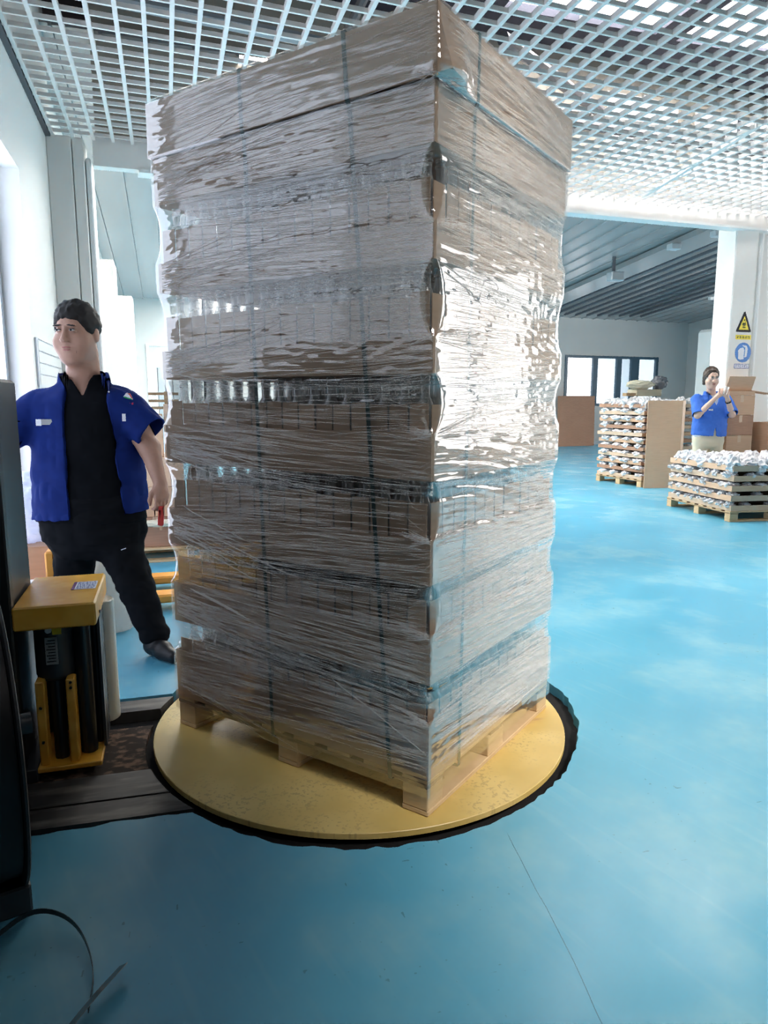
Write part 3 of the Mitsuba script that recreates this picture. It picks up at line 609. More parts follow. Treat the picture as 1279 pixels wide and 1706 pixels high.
# ------------------------------------------------------------------ left background
def carton(name, x0, x1, y0, y1, z0, z1, m, label, rz=0, tape=True, group=None, open_=False):
    cx, cy = (x0 + x1) / 2, (y0 + y1) / 2
    def P(me): return mv(mv(me, -cx, -cy), cx, cy, 0, rz)
    k = thing(name, label, 'cardboard box', group)
    obj('body', P(bx(x0, x1, y0, y1, z0, z1 - .004, .003)), m, k)
    obj('flap', P(bx(x0 + .002, x1 - .002, y0, cy - .002, z1 - .004, z1)), m, k); obj('flap', P(bx(x0 + .002, x1 - .002, cy + .002, y1, z1 - .004, z1)), m, k)
    if tape: obj('tape', P(join(bx(cx - .025, cx + .025, y0 - .0008, y0, z1 - .09, z1), bx(cx - .025, cx + .025, y0 - .0008, y1, z1, z1 + .0006))), 'm_card3', k)
    return k
def blob(c, r, seed, amp=.25, sub=4, fr=2.2, flat=None):
    m = trimesh.creation.icosphere(subdivisions=sub); v = m.vertices.copy()
    d = meshkit.fbm(v * fr + 10, 4, seed) - .5; rid = np.abs(meshkit.noise(v * fr * 2.2 + 3, seed + 4) - .5) * 2
    v = v * (1 + amp * 1.6 * d + amp * .5 * rid)[:, None] * np.array(r) + np.array(c)
    if flat is not None: v[:, 2] = np.maximum(v[:, 2], flat)
    return trimesh.Trimesh(v, m.faces, process=False)
one('plastic_bag', blob((-.80, 4.55, .70), (.17, .16, .20), 3, .25, 4, 2.4, .502), 'm_whitebag', 'bluish white plastic bag on a box behind the man', 'plastic bag', smooth=50)
carton('carton', -.89, -.63, 4.4, 4.75, 0, .50, 'm_kraft2', 'brown box in front of the doorway under the white plastic bag', tape=False)
one('standing_panel', bx(-.67, -.62, 4.12, 4.38, 0, .52, .01), 'm_orange', 'orange panel standing beside the box behind the man', 'panel')
pb = thing('printed_packets', 'white packets with dark print lying low behind the yellow machine cover', 'packets')
obj('packet', bx(-.88, -.70, 3.85, 4.15, .30, .37, .01), 'm_label', pb)
obj('print', join(*[mv(bx(0, .02 + .01 * (i % 3), 0, .012, 0, .001), -.87 + .027 * (i % 6), 3.87 + .04 * (i // 6), .3705) for i in range(30)]), 'm_ink', pb); labels[pb + '__print'] = {'kind': 'stuff', 'label': 'dark print'}
carton('carton', -.89, -.69, 3.83, 4.17, 0, .30, 'm_kraft3', 'low brown box carrying the printed packets behind the machine', tape=False)
# translucent film bundle standing on the floor between the man's legs
m = lathe([[0, 0], [.115, 0], [.125, .06], [.11, .2], [.10, .33], [.085, .45], [.055, .54], [.0, .56]], 48).subdivide()
v = m.vertices; dd = .03 * (meshkit.fbm(v * [14, 14, 5], 3, 2) - .5); rr = np.linalg.norm(v[:, :2], axis=1, keepdims=True) + 1e-6
v = v + np.c_[v[:, :2] / rr * dd[:, None], 0 * dd]; 
one('film_bundle', mv(trimesh.Trimesh(v, m.faces), -.365, 4.34, .0), 'm_milkbag', 'crumpled translucent plastic film bundle standing on the floor behind the man', 'plastic film', smooth=60)
pj = thing('pallet_truck', 'orange pallet truck with two forks lying behind the man', 'pallet truck')
for y in (4.62, 5.12):
    obj('fork', join(bx(-.30, .95, y, y + .15, .045, .10, .012)), 'm_orange', pj); obj('fork_wheel', mv(mv(cyl(.035, .07, 16), z=-.035), .85, y + .075, .036, rx=math.pi / 2), 'm_black', pj, smooth=30)
obj('bridge', bx(-.42, -.29, 4.60, 5.29, .045, .34, .02), 'm_orange', pj)
obj('steering_wheel', mv(mv(cyl(.075, .06, 20), z=-.03), -.48, 4.945, .076, rx=math.pi / 2), 'm_black', pj, smooth=30)
obj('pump', mv(cyl(.045, .40, 18), -.48, 4.945, .152), 'm_red', pj, smooth=30)
# carton stack behind the man's arm
make_pallet('pale wooden pallet under the brown boxes behind the man', lambda m: mv(m, -.40, 6.05), 1.0, .9, 0)
for i, (x0, x1, z0, z1, mm, lb) in enumerate(((-.38, .12, .118, .37, 'm_kraft3', 'bottom dark brown box in the stack behind the man\'s arm'), (-.39, .10, .372, .62, 'm_kraft2', 'middle brown box in the stack behind the man\'s arm'), (-.37, .11, .622, .86, 'm_kraft', 'upper light brown box in the stack behind the man\'s arm'))):
    carton('carton', x0, x1, 6.12, 6.70, z0, z1, mm, lb)
one('cloth', blob((-.08, 6.05, .33), (.20, .05, .03), 5, .3, 3), 'm_khaki', 'cream cloth hanging on the pallet behind the man\'s hand', 'cloth', smooth=50)
def leaning(x0, x1, z0, z1, y, dy, m, label, name='board', cat='board'):
    return one(name, mv(mv(bx(x0, x1, 0, .018, 0, z1 - z0, .003), 0, 0, 0, rx=math.atan2(-dy, z1 - z0)), 0, y, z0), m, label, cat)
leaning(-.19, -.04, .862, 1.22, 6.22, .06, 'm_kraft', 'tan board leaning on top of the box stack behind the man, the wider one')
leaning(-.03, .07, .862, 1.30, 6.24, .06, 'm_card3', 'narrow tan board leaning on the box stack beside the wrapped load')
for i in range(3): one('timber_offcut', mv(bx(-.15, .10, 0, .03, 0, .022), 0, 6.5 + .02 * i, 1.25 + .06 * i, rz=.05 * (i - 1)), 'm_wood_dark', f'grey wooden slat on the leaning boards behind the man, {["lowest", "middle", "top"][i]} of three', 'wooden slat')
one('wood_post', bx(-.02, .02, 6.52, 6.56, .862, 1.40), 'm_wood_dark', 'wooden post holding the grey slats behind the man', 'post')
one('disc', mv(mv(cyl(.035, .02, 24, .003)), -.07, 6.272, 1.17, rx=math.pi / 2), 'm_white', 'white round disc against the tan board behind the man', 'disc', smooth=30)
one('tape_roll', mv(lathe([[.025, 0], [.045, 0], [.045, .05], [.025, .05], [.025, 0]], 24), -.24, 6.15, .862), 'm_signyellow', 'yellow tape roll on the box stack behind the man', 'tape roll', smooth=30)
one('sack', blob((.27, 6.35, .62), (.13, .2, .22), 8, .2, 3), 'm_hairbrown', 'dark brown round bag between the box stack and the load', 'bag', smooth=50)
# notice board on the left wall
nb = thing('notice_board', 'white notice board with grey lined sheets on the left wall behind the man', 'notice board')
obj('panel', bx(-.899, -.885, 5.80, 7.05, 1.42, 1.78, .003), 'm_label', nb)
for i in range(4): obj('sheet', bx(-.884, -.882, 5.85, 7.0, 1.44 + i * .085, 1.51 + i * .085), 'm_white', nb); obj('line', bx(-.8815, -.880, 5.85, 7.0, 1.515 + i * .085, 1.519 + i * .085), 'm_greylabel', nb)
# boxed columns and door of the far hall
struct('wall_column_far_1', bx(-1.0, -.58, 10.2, 10.8, 0, 3.12, .01), 'm_wall', 'white boxed column in the far hall behind the man')
struct('wall_column_far_2', bx(-1.0, -.50, 13.6, 14.2, 0, 3.12, .01), 'm_wall', 'second boxed column of the far hall')
d1 = sroot('door_1', 'grey louvred door in the far wall at the left')
def bwl(m): return mv(m, BW[0], BW[1], 0, SK)
struct('frame', bwl(join(bx(.10, .16, -.03, .05, 0, 2.60), bx(1.0, 1.06, -.03, .05, 0, 2.60), bx(.16, 1.0, -.03, .05, 2.54, 2.60))), 'm_white', None, d1)
for i in range(5): struct('louvre', bwl(bx(.17 + i * .166, .325 + i * .166, .02, .05, 0, 2.54, .006)), 'm_alu', None, d1)
# far window
w2 = sroot('window_12', 'dark blue framed window in the far wall')
W0, W1, WZ0, WZ1 = 11.62, 15.05, 1.14, 2.60
struct('frame', bwl(join(bx(W0, W1, -.03, .08, WZ1 - .07, WZ1), bx(W0, W1, -.03, .08, WZ0, WZ0 + .07), bx(W0, W0 + .08, -.03, .08, WZ0, WZ1), bx(W1 - .09, W1, -.03, .08, WZ0, WZ1))), 'm_bluedark', None, w2)
for a, b in ((12.62, 12.78), (13.48, 13.66), (14.02, 14.32)): struct('mullion', bwl(bx(a, b, -.02, .07, WZ0 + .07, WZ1 - .07)), 'm_bluedark', None, w2)
for (a, b), e in zip(((11.70, 12.62), (12.78, 13.48), (13.66, 14.02), (14.32, 14.96)), ((1.0, .98, 1.02), (.50, .58, .66), (.28, .36, .44), (.50, .57, .63))):
    struct('pane', bwl(bx(a, b, .03, .034, WZ0 + .07, WZ1 - .07)), 'm_pane', None, w2)
    k = numbered(w2 + '__bright_backing'); labels[k] = {'kind': 'structure', 'label': 'bright glowing backing seen through the pane'}  # glowing sheet behind each pane gives the window its brightness
    scene[k] = mikit.ply(bwl(quad([[a, .06, WZ0], [b, .06, WZ0], [b, .06, WZ1], [a, .06, WZ1]])), 'm_white', emitter={'type': 'area', 'radiance': {'type': 'rgb', 'value': list(e)}})
one('leaning_board', mv(mv(bx(0, 1.22, 0, .10, 0, 1.43, .004), rx=-.04), 10.66, 18.05, 0, SK), 'm_kraft3', 'dark brown cardboard sheets leaning on the far wall under the window', 'cardboard sheet')
struct('baseboard_back', bwl(bx(-1, 16.2, -.03, 0, 0, .10)), 'm_alu', 'grey skirting of the far wall')
# fixtures under the sloped roof
fx = thing('ceiling_sensor', 'small grey unit on a rod under the sloped roof', 'sensor')
zr = roofz(8.63, 12.8) - .0
obj('rod', bx(8.60, 8.66, 12.78, 12.82, 3.84, zr - .01), 'm_rib_dark', fx); obj('housing', bx(8.53, 8.83, 12.7, 12.9, 3.66, 3.84, .02), 'm_alu', fx)
for x_, y_, lb in ((9.0, 11.5, 'small pale box on the wide beam, the one nearer the far wall'), (9.25, 10.7, 'small pale box on the wide beam, the one nearer the column')): one('junction_box', bx(x_ - .1, x_ + .1, y_ - .08, y_ + .08, roofz(x_, y_) - .23, roofz(x_, y_) - .125, .01), 'm_rib', lb, 'junction box')
tl = thing('tube_lamp', 'unlit white tube lamp under the sloped roof near the column', 'lamp')
zl = roofz(12.6, 14.0) - .50
obj('body', bx(12.0, 13.4, 13.96, 14.04, zl, zl + .06), 'm_white', tl)
for x_ in (12.2, 13.2): obj('rod', bx(x_ - .01, x_ + .01, 13.99, 14.01, zl + .06, zl + .33), 'm_rib', tl)
cab = thing('white_cabinet', 'tall white cabinet with a rounded edge behind the woman', 'cabinet')
obj('body', bx(11.30, 11.80, 13.0, 13.5, 0, 2.84, .06), 'm_white', cab); obj('panel', bx(11.80, 12.4, 13.2, 13.5, 0, 2.80, .01), 'm_alu', cab); obj('rail', bx(11.82, 12.4, 13.16, 13.2, 2.0, 2.06), 'm_white', cab)
# ------------------------------------------------------------------ right background: stacks of trays with paper-wrapped glasses
PV = []
NTH = ['first', 'second', 'third', 'fourth', 'fifth', 'sixth', 'seventh', 'eighth', 'ninth', 'tenth', 'eleventh']
for s in range(7):
    m = trimesh.creation.icosphere(subdivisions=2); v = m.vertices.copy()
    d = np.random.default_rng(40 + s).normal(0, .17, len(v)); d = d + .5 * (meshkit.noise(v * 2.5 + 5, s) - .5)
    v *= (1 + d)[:, None]; PV.append(trimesh.Trimesh(v, m.faces, process=False))
def paper(c, r, label, group, rz):
    b = PV[int(rng.integers(7))]; m = b.copy(); m.apply_scale(r); one('paper_bundle', mv(m, *c, rz=rz), 'm_paper', label, 'paper bundle', group)
def tray_stack(org, rot, W, D, n, z0, pitch, wall, ms, name, nl, nf, heap):
    sname = ' '.join(name.split()[:2])
    def P(m): return mv(m, org[0], org[1], 0, rot)
    def Q(x, y, z): c, s = math.cos(rot), math.sin(rot); return (org[0] + c * x - s * y, org[1] + s * x + c * y, z)
    for k in range(n):
        z = z0 + k * pitch; t = thing('cardboard_tray', f'{NTH[k]} shallow cardboard tray from the floor in the {name}', 'cardboard tray')
        dx, dy = rng.normal(0, .006), rng.normal(0, .006); w = .006
        for a in (bx(0, W, 0, w, z, z + wall), bx(0, W, D - w, D, z, z + wall)): obj('end_wall', P(mv(a, dx, dy)), ms[k % len(ms)], t)
        for a in (bx(0, w, w, D - w, z, z + wall), bx(W - w, W, w, D - w, z, z + wall)): obj('side_wall', P(mv(a, dx, dy)), ms[(k + 1) % len(ms)], t)
        obj('floor', P(mv(bx(w, W - w, w, D - w, z, z + .006), dx, dy)), 'm_core', t)
        if k < n - 1:
            obj('dark_core_block', P(bx(.16, W - .16, .16, D - .16, z + .006, z + pitch - .004)), 'm_core', t)  # solid dark core filling the inside of the stack
            lb, gr = f'white paper bundle in the {NTH[k]} tray from the floor of the {sname}', f'paper bundles in tray {k + 1} of the {sname}'
            gap = pitch - wall
            for j in range(nl): paper(Q(.050 + rng.uniform(-.03, .02), (j + .5) * D / nl + rng.normal(0, .02), z + wall * .75 + gap * .35), (rng.uniform(.05, .08), D / nl * rng.uniform(.26, .46), gap * rng.uniform(.62, .85)), lb, gr, rot)
            for j in range(nf):
                if rng.random() < .75: paper(Q((j + .5) * W / nf + rng.normal(0, .02), .075 + rng.uniform(-.02, .02), z + wall * .75 + gap * .3), (W / nf * rng.uniform(.25, .4), rng.uniform(.05, .07), gap * rng.uniform(.5, .65)), lb, gr, rot)
        else:
            lb, gr = f'white paper bundle heaped on top of the {name}', f'paper bundles on top of the {name}'
            for i in range(heap[0]):
                for j in range(heap[1]):
                    paper(Q((i + .5) * W / heap[0] + rng.normal(0, .02), (j + .5) * D / heap[1] + rng.normal(0, .02), z + wall * .75 + rng.uniform(.0, .03)), (W / heap[0] * rng.uniform(.45, .62), D / heap[1] * rng.uniform(.45, .62), rng.uniform(.05, .095)), lb, gr, rot)
R1 = math.radians(-7.06)
make_pallet('pale wooden pallet under the low tray stack in front of the woman', lambda m: mv(m, 5.86, 6.285, 0, R1), 1.1, 1.25, 0)
tray_stack((5.87, 6.295), R1, 1.08, 1.23, 5, .118, .109, .062, ('m_kraft', 'm_card3', 'm_kraft'), 'low stack in front of the woman', 9, 7, (7, 7))
R2 = math.radians(-5.9)
make_pallet('wooden pallet under the tall tray stack behind the carton sheet', lambda m: mv(m, 6.88, 9.22, 0, math.radians(5.9)), 1.05, 1.05, 0)
tray_stack((6.89, 9.24), math.radians(5.9), 1.04, 1.03, 11, .118, .109, .055, ('m_kraft2', 'm_card3', 'm_kraft3'), 'tall stack behind the carton sheet', 4, 5, (6, 6))
cs = thing('carton_sheet', 'large folded brown carton standing on the floor against the tall tray stack', 'cardboard sheet')
obj('front_panel', mv(bx(0, .56, 0, .012, 0, 1.315, .002), 6.86, 9.125, 0, math.radians(-7.9)), 'm_kraft', cs)
obj('side_panel', mv(bx(0, .26, 0, .012, 0, 1.315, .002), 7.412, 9.045, 0, math.radians(42)), 'm_kraft2', cs)
# things on top of the tall stack
ztop = 1.335
carton('carton', 7.25, 7.72, 9.95, 10.2, ztop + .05, ztop + .16, 'm_greycard', 'flat grey-brown box on top of the tall tray stack', tape=False)
one('cloth', blob((7.33, 10.0, ztop + .235), (.22, .14, .07), 12, .4, 3), 'm_khaki', 'crumpled beige cloth on the flat box on the tall tray stack', 'cloth', smooth=40)
one('sack', blob((7.72, 10.02, ztop + .27), (.11, .12, .11), 15, .4, 3), 'm_rib_dark', 'dark bag on top of the tall tray stack below the window edge', 'bag', smooth=40)
one('timber_offcut', bx(7.02, 7.2, 9.9, 10.0, ztop + .05, ztop + .10), 'm_wood_dark', 'short wooden offcut on top of the tall tray stack', 'wooden slat')
# cartons by the column
for i in range(5):
    z0 = .08 + i * .262
    carton('carton', 7.02, 7.44, 7.70, 7.96, z0 if i else 0, z0 + .26, ('m_kraft2', 'm_kraft3')[i % 2], f'{NTH[i]} brown box from the floor in the pile by the column')
ob = thing('open_carton', 'open brown box with raised lid flap on the stack by the column', 'cardboard box')
obj('body', bx(7.03, 7.43, 7.70, 7.95, 1.3905, 1.44), 'm_kraft2', ob)
obj('flap', mv(mv(bx(0, .42, 0, .006, 0, .20), rx=.35), 7.02, 7.78, 1.44), 'm_kraft', ob); obj('flap', mv(mv(bx(0, .40, 0, .20, 0, .006), ry=.12), 7.40, 7.72, 1.445), 'm_kraft2', ob)
carton('carton', 7.66, 8.1, 7.55, 7.95, 0, .52, 'm_kraft3', 'lower brown box at the right edge behind the low tray stack'); carton('carton', 7.66, 8.1, 7.55, 7.95, .522, 1.03, 'm_kraft2', 'upper brown box at the right edge behind the low tray stack')
# safety signs on the column
SY = 7.98
def flat(poly, d0, d1, name, m, parent):
    me = join(*[trimesh.creation.extrude_polygon(g, d1 - d0, engine='earcut') for g in getattr(poly, 'geoms', [poly])])
    M = np.eye(4); M[:3, :3] = [[1, 0, 0], [0, 0, -1], [0, 1, 0]]; M[1, 3] = SY - d0; me.apply_transform(M)
    return obj(name, me, m, parent)
s1 = thing('warning_sign', 'yellow triangular warning sign with black border on the white column', 'sign')
flat(Polygon([(7.315, 2.235), (7.535, 2.235), (7.425, 2.475)]).buffer(.012), 0.001, .004, 'border', 'm_ink', s1)
flat(Polygon([(7.343, 2.252), (7.507, 2.252), (7.425, 2.432)]), .004, .006, 'face', 'm_signyellow', s1)
sym = sbox(7.40, 2.275, 7.45, 2.287).union(sbox(7.405, 2.298, 7.445, 2.308)).union(Polygon([(7.39, 2.315), (7.41, 2.35), (7.425, 2.325), (7.44, 2.36), (7.455, 2.315)])).union(Point(7.425, 2.378).buffer(.010))
flat(sym, .006, .007, 'symbol', 'm_ink', s1)
def glyph(x, z, h, seed):
    r = np.random.default_rng(seed); g = []
    for i in range(3): zz = z + h * (.15 + .33 * i); g.append(sbox(x, zz, x + h * .8, zz + h * .13))
    for i in range(2): xx = x + h * r.uniform(.05, .65); g.append(sbox(xx, z, xx + h * .13, z + h * r.uniform(.6, 1)))
    from shapely import union_all
    return union_all(g)
s2 = thing('caution_strip', 'small yellow strip with dark lettering under the triangular sign', 'sign')
flat(sbox(7.305, 2.125, 7.555, 2.185), .001, .003, 'face', 'm_signyellow', s2)
from shapely import union_all
flat(union_all([glyph(7.322 + i * .046, 2.138, .034, i) for i in range(5)]), .003, .004, 'lettering', 'm_ink', s2)
s3 = thing('mandatory_sign', 'round blue sign with white figure on the white column', 'sign')
flat(Point(7.445, 1.955).buffer(.13), .001, .004, 'face', 'm_signblue', s3)
flat(Polygon([(7.37, 1.87), (7.40, 1.86), (7.455, 1.868), (7.462, 1.985), (7.44, 2.02), (7.39, 2.01), (7.36, 1.98)]).union(Polygon([(7.47, 1.89), (7.505, 1.90), (7.515, 2.0), (7.495, 2.045), (7.42, 2.05), (7.44, 2.035), (7.475, 2.02)])), .004, .006, 'symbol', 'm_label', s3)
s4 = thing('name_plate', 'small framed white plate under the round blue sign', 'sign')
flat(sbox(7.315, 1.745, 7.56, 1.805), .001, .003, 'border', 'm_inkblue', s4); flat(sbox(7.323, 1.752, 7.552, 1.798), .003, .0045, 'face', 'm_label', s4)
flat(union_all([glyph(7.338 + i * .035, 1.763, .026, 20 + i) for i in range(6)]), .0045, .0055, 'lettering', 'm_inkblue', s4)
# ------------------------------------------------------------------ people
def rcone(P, a, b, r1, r2):
    a, b = np.asarray(a, float), np.asarray(b, float); ba = b - a; L = np.linalg.norm(ba)
    pa = P - a; t = np.clip(pa @ ba / (L * L), 0, 1)
    return np.linalg.norm(pa - t[..., None] * ba, axis=-1) - (r1 + (r2 - r1) * t)
def ell(P, c, r):
    q = (P - np.asarray(c)) / np.asarray(r); k = np.linalg.norm(q, axis=-1)
    return (k - 1) * min(r) * .6 + (k - 1) * np.mean(r) * .4
def smin(a, b, k):
    h = np.clip(.5 + .5 * (b - a) / k, 0, 1); return b + (a - b) * h - k * h * (1 - h)
def smax(a, b, k): return -smin(-a, -b, k)
def chain(P, pts, rs, k=.02):
    d = None
    for i in range(len(pts) - 1):
        e = rcone(P, pts[i], pts[i + 1], rs[i], rs[i + 1]); d = e if d is None else smin(d, e, k)
    return d
def prof(P, zs_, cx, cy, a, b):
    """Torso-like solid with elliptic sections given at heights."""
    z = P[..., 2]; A, B, X, Y = (np.interp(z, zs_, t) for t in (a, b, cx, cy))
    k = np.sqrt(((P[..., 0] - X) / A) ** 2 + ((P[..., 1] - Y) / B) ** 2)
    d = (k - 1) * np.minimum(A, B) * .9
    return smax(d, np.maximum(z - zs_[-1], zs_[0] - z), .03)
def nets(f, lo, hi, h):
    lo, hi = np.asarray(lo, float), np.asarray(hi, float); nb = np.ceil((hi - lo) / h / 8).astype(int); n = nb * 8
    bc = np.stack(np.meshgrid(*[np.arange(k) for k in nb], indexing='ij'), -1).reshape(-1, 3)
    d = f(lo + (bc * 8 + 3.5) * h)
    D = np.repeat(np.repeat(np.repeat(np.where(d.reshape(nb) < 0, -1., 1.), 8, 0), 8, 1), 8, 2).astype(np.float32)
    o = np.stack(np.meshgrid(*[np.arange(8)] * 3, indexing='ij'), -1).reshape(-1, 3)
    near = bc[np.abs(d) < h * 8 * 1.9]
    for i in range(0, len(near), 400):
        id_ = (near[i:i + 400, None] * 8 + o).reshape(-1, 3); D[id_[:, 0], id_[:, 1], id_[:, 2]] = f(lo + id_ * h)
    D[0] = D[-1] = 1; D[:, 0] = D[:, -1] = 1; D[:, :, 0] = D[:, :, -1] = 1
    s = D < 0; c = sum(s[i:n[0] - 1 + i, j:n[1] - 1 + j, k:n[2] - 1 + k].astype(np.int8) for i, j, k in np.ndindex(2, 2, 2))
    cells = np.argwhere((c > 0) & (c < 8)); num = -np.ones(n - 1, int); num[tuple(cells.T)] = np.arange(len(cells))
    acc, cnt = np.zeros((len(cells), 3)), np.zeros(len(cells))
    cor = list(np.ndindex(2, 2, 2))
    for a in cor:
        for ax in range(3):
            if a[ax]: continue
            b = list(a); b[ax] = 1
            da, db = D[tuple((cells + a).T)], D[tuple((cells + b).T)]; m = (da < 0) != (db < 0)
            t = np.where(m, da / np.where(m, da - db, 1), 0); p = np.tile(np.array(a, float), (len(cells), 1)); p[:, ax] = t
            acc += p * m[:, None]; cnt += m
    V = lo + (cells + acc / cnt[:, None]) * h; F_ = []
    for ax in range(3):
        u, w = (ax + 1) % 3, (ax + 2) % 3; sl0, sl1 = [slice(1, k - 1) for k in n], [slice(1, k - 1) for k in n]; sl1[ax] = slice(2, n[ax])
        e = np.argwhere(s[tuple(sl0)] != s[tuple(sl1)]) + 1; fl_ = s[tuple(e.T)]
        U, W = np.eye(3, dtype=int)[u], np.eye(3, dtype=int)[w]
        q = np.stack([num[tuple((e - U - W).T)], num[tuple((e - W).T)], num[tuple(e.T)], num[tuple((e - U).T)]], 1)
        q = np.where(fl_[:, None], q, q[:, ::-1]); q = q[(q >= 0).all(1)]
        F_ += [q[:, [0, 1, 2]], q[:, [0, 2, 3]]]
    m = trimesh.Trimesh(V, np.vstack(F_), process=False); trimesh.smoothing.filter_taubin(m, iterations=4); return m
def folds(m, amp, sc, seed):
    n = m.vertex_normals; v = m.vertices
    d = np.abs(meshkit.noise(v * sc, seed) - .5) * 2 + .6 * np.abs(meshkit.noise(v * np.array(sc) * 2.1, seed + 1) - .5) * 2 - .8
    return trimesh.Trimesh(v + n * (amp * d)[:, None], m.faces, process=False)
def W(m): return mv(m, rz=-TH)                                             # people are posed in axes turned by TH about z
def rotz(P, a): c, s = math.cos(a), math.sin(a); return np.stack([c * P[..., 0] - s * P[..., 1], s * P[..., 0] + c * P[..., 1], P[..., 2]], -1)
class Head:
    def __init__(h, c, turn, tilt, s): h.c, h.turn, h.tilt, h.s = np.array(c, float), turn, tilt, s
    def local(h, P):
        q = rotz(P - h.c, -h.turn); c, s = math.cos(-h.tilt), math.sin(-h.tilt)
        return np.stack([q[..., 0], c * q[..., 1] - s * q[..., 2], s * q[..., 1] + c * q[..., 2]], -1) / h.s
    def world(h, m):
        m = m.copy(); m.apply_scale(h.s); return W(mv(mv(m, rx=h.tilt), *h.c, rz=h.turn))
    def sdf(h, P, jaw=1.0):
        p = h.local(P); E = ell
        d = E(p, (0, .012, .035), (.083, .105, .110))
        d = smin(d, E(p, (0, -.018, -.045), (.076 * jaw, .082, .088)), .03)
        d = smin(d, E(p, (0, -.058, -.110), (.034 + .012 * (jaw > 1.1), .034, .032)), .045)
        for s in (-1, 1):
            d = smin(d, E(p, (s * .047 * min(jaw, 1.1), -.052, -.040), (.032, .032, .034)), .03)
            d = smax(d, -E(p, (s * .034, -.112, .016), (.020, .016, .011)), .014)
            d = smin(d, E(p, (s * .034, -.088, .014), (.015, .012, .010)), .006)
            d = smin(d, E(p, (s * .034, -.092, .036), (.024, .010, .007)), .012)
            d = smin(d, E(p, (s * (.080 + .010 * (jaw > 1.1)), .012, -.004), (.011, .022, .034)), .008)
            d = smin(d, E(p, (s * .013, -.108, -.030), (.010, .012, .008)), .006)
        d = smin(d, rcone(p, (0, -.096, .024), (0, -.116, -.024), .008, .013), .014)
        d = smin(d, E(p, (0, -.094, -.060), (.026, .012, .006)), .008); d = smin(d, E(p, (0, -.092, -.073), (.023, .012, .007)), .008)
        return d * h.s
    def hair(h, P, t, front, k):
        p = h.local(P); line = front - k * (p[..., 1] + .10) - .075 * np.exp(-((p[..., 1] + .026) / .026) ** 2) * (np.abs(p[..., 0]) > .05) + .010 * (meshkit.noise(p * 60, 8) - .5)
        d = ell(p, (0, .016, .038), (.082 + t, .104 + t, .108 + t)) + .011 * np.exp(-np.maximum(p[..., 2] - line, 0) / .016)
        d = d + .011 * (meshkit.noise(p * np.array([75, 32, 45]), 3) - .5)
        return smax(d, line - p[..., 2], .006) * h.s
    def face(h, body, hairm, lips):
        for s in (-1, 1):
            k = obj('eyebrow', h.world(mv(blob((0, 0, 0), (.020, .005, .0035), 2, .15, 2), s * .034, -.1035, .037, ry=s * .10)), hairm, body, smooth=True)
            e = obj('eye', h.world(mv(trimesh.creation.icosphere(subdivisions=2, radius=1.0).apply_scale([.0135, .006, .0045]), s * .034, -.0985, .016)), 'm_eye', body, smooth=True)
            obj('pupil', h.world(mv(trimesh.creation.icosphere(subdivisions=2, radius=1.0).apply_scale([.0052, .003, .0042]), s * .034 - .002, -.1035, .016)), 'm_ink', e if e.count('__') < 2 else body, smooth=True)
            obj('eyelid', h.world(mv(trimesh.creation.icosphere(subdivisions=2, radius=1.0).apply_scale([.0155, .007, .0022]), s * .034, -.0990, .0205)), hairm, body, smooth=True)
        obj('lips', h.world(join(mv(trimesh.creation.icosphere(subdivisions=2).apply_scale([.023, .007, .0045]), 0, -.1015, -.0605), mv(trimesh.creation.icosphere(subdivisions=2).apply_scale([.020, .007, .005]), 0, -.0995, -.0715))), lips, body, smooth=True)
def hand(P, wrist, fwd_, side, back, L=.19, curl=(.5, .9, .7), thumb=1, r=.0095):
    """Five-fingered hand: fwd_ from wrist to knuckles, side towards the little finger, back = back of the hand."""
    f, sd, bk = (np.asarray(x, float) / np.linalg.norm(x) for x in (fwd_, side, back))
    w = np.asarray(wrist, float); s = L / .19
    d = rcone(P, w, w + f * .04 * s, .028 * s, .030 * s)
    kn = []
    for i, (o, l, lead) in enumerate(((-.030, .92, .084), (-.010, 1.0, .088), (.010, .94, .085), (.029, .76, .078))):
        k = w + (f * lead + sd * o) * s; kn.append((k, l)); d = smin(d, rcone(P, w + (f * .02 + sd * o * .6) * s, k, .017 * s, .013 * s), .014)
    for (k, l) in kn:
        a = 0.0; p = k; rr = r * s; 
        for j, (sg, c) in enumerate(zip((.043, .027, .021), curl)):
            a += c; q = p + (f * math.cos(a) - bk * math.sin(a)) * sg * l * s
            d = smin(d, rcone(P, p, q, rr, rr * .92), .005); rr *= .92; p = q
    t0 = w + (f * .022 - sd * .026) * s; t1 = t0 + (f * .030 - sd * .024 - bk * .012) * s; t2 = t1 + (f * .030 - sd * .004 - bk * .014) * s; t3 = t2 + (f * .022 + sd * .004 - bk * .008) * s
    return smin(d, chain(P, [t0, t1, t2, t3], [.016 * s, .0125 * s, .011 * s, .009 * s], .008), .012)
def part(name, f, lo, hi, h, m, parent, label=None, fold=None):
    me = nets(f, lo, hi, h)
    if fold: me = folds(me, *fold)
    k = obj(name, W(me), m, parent, smooth=True)
    if label: labels[k] = {'label': label}
    return k
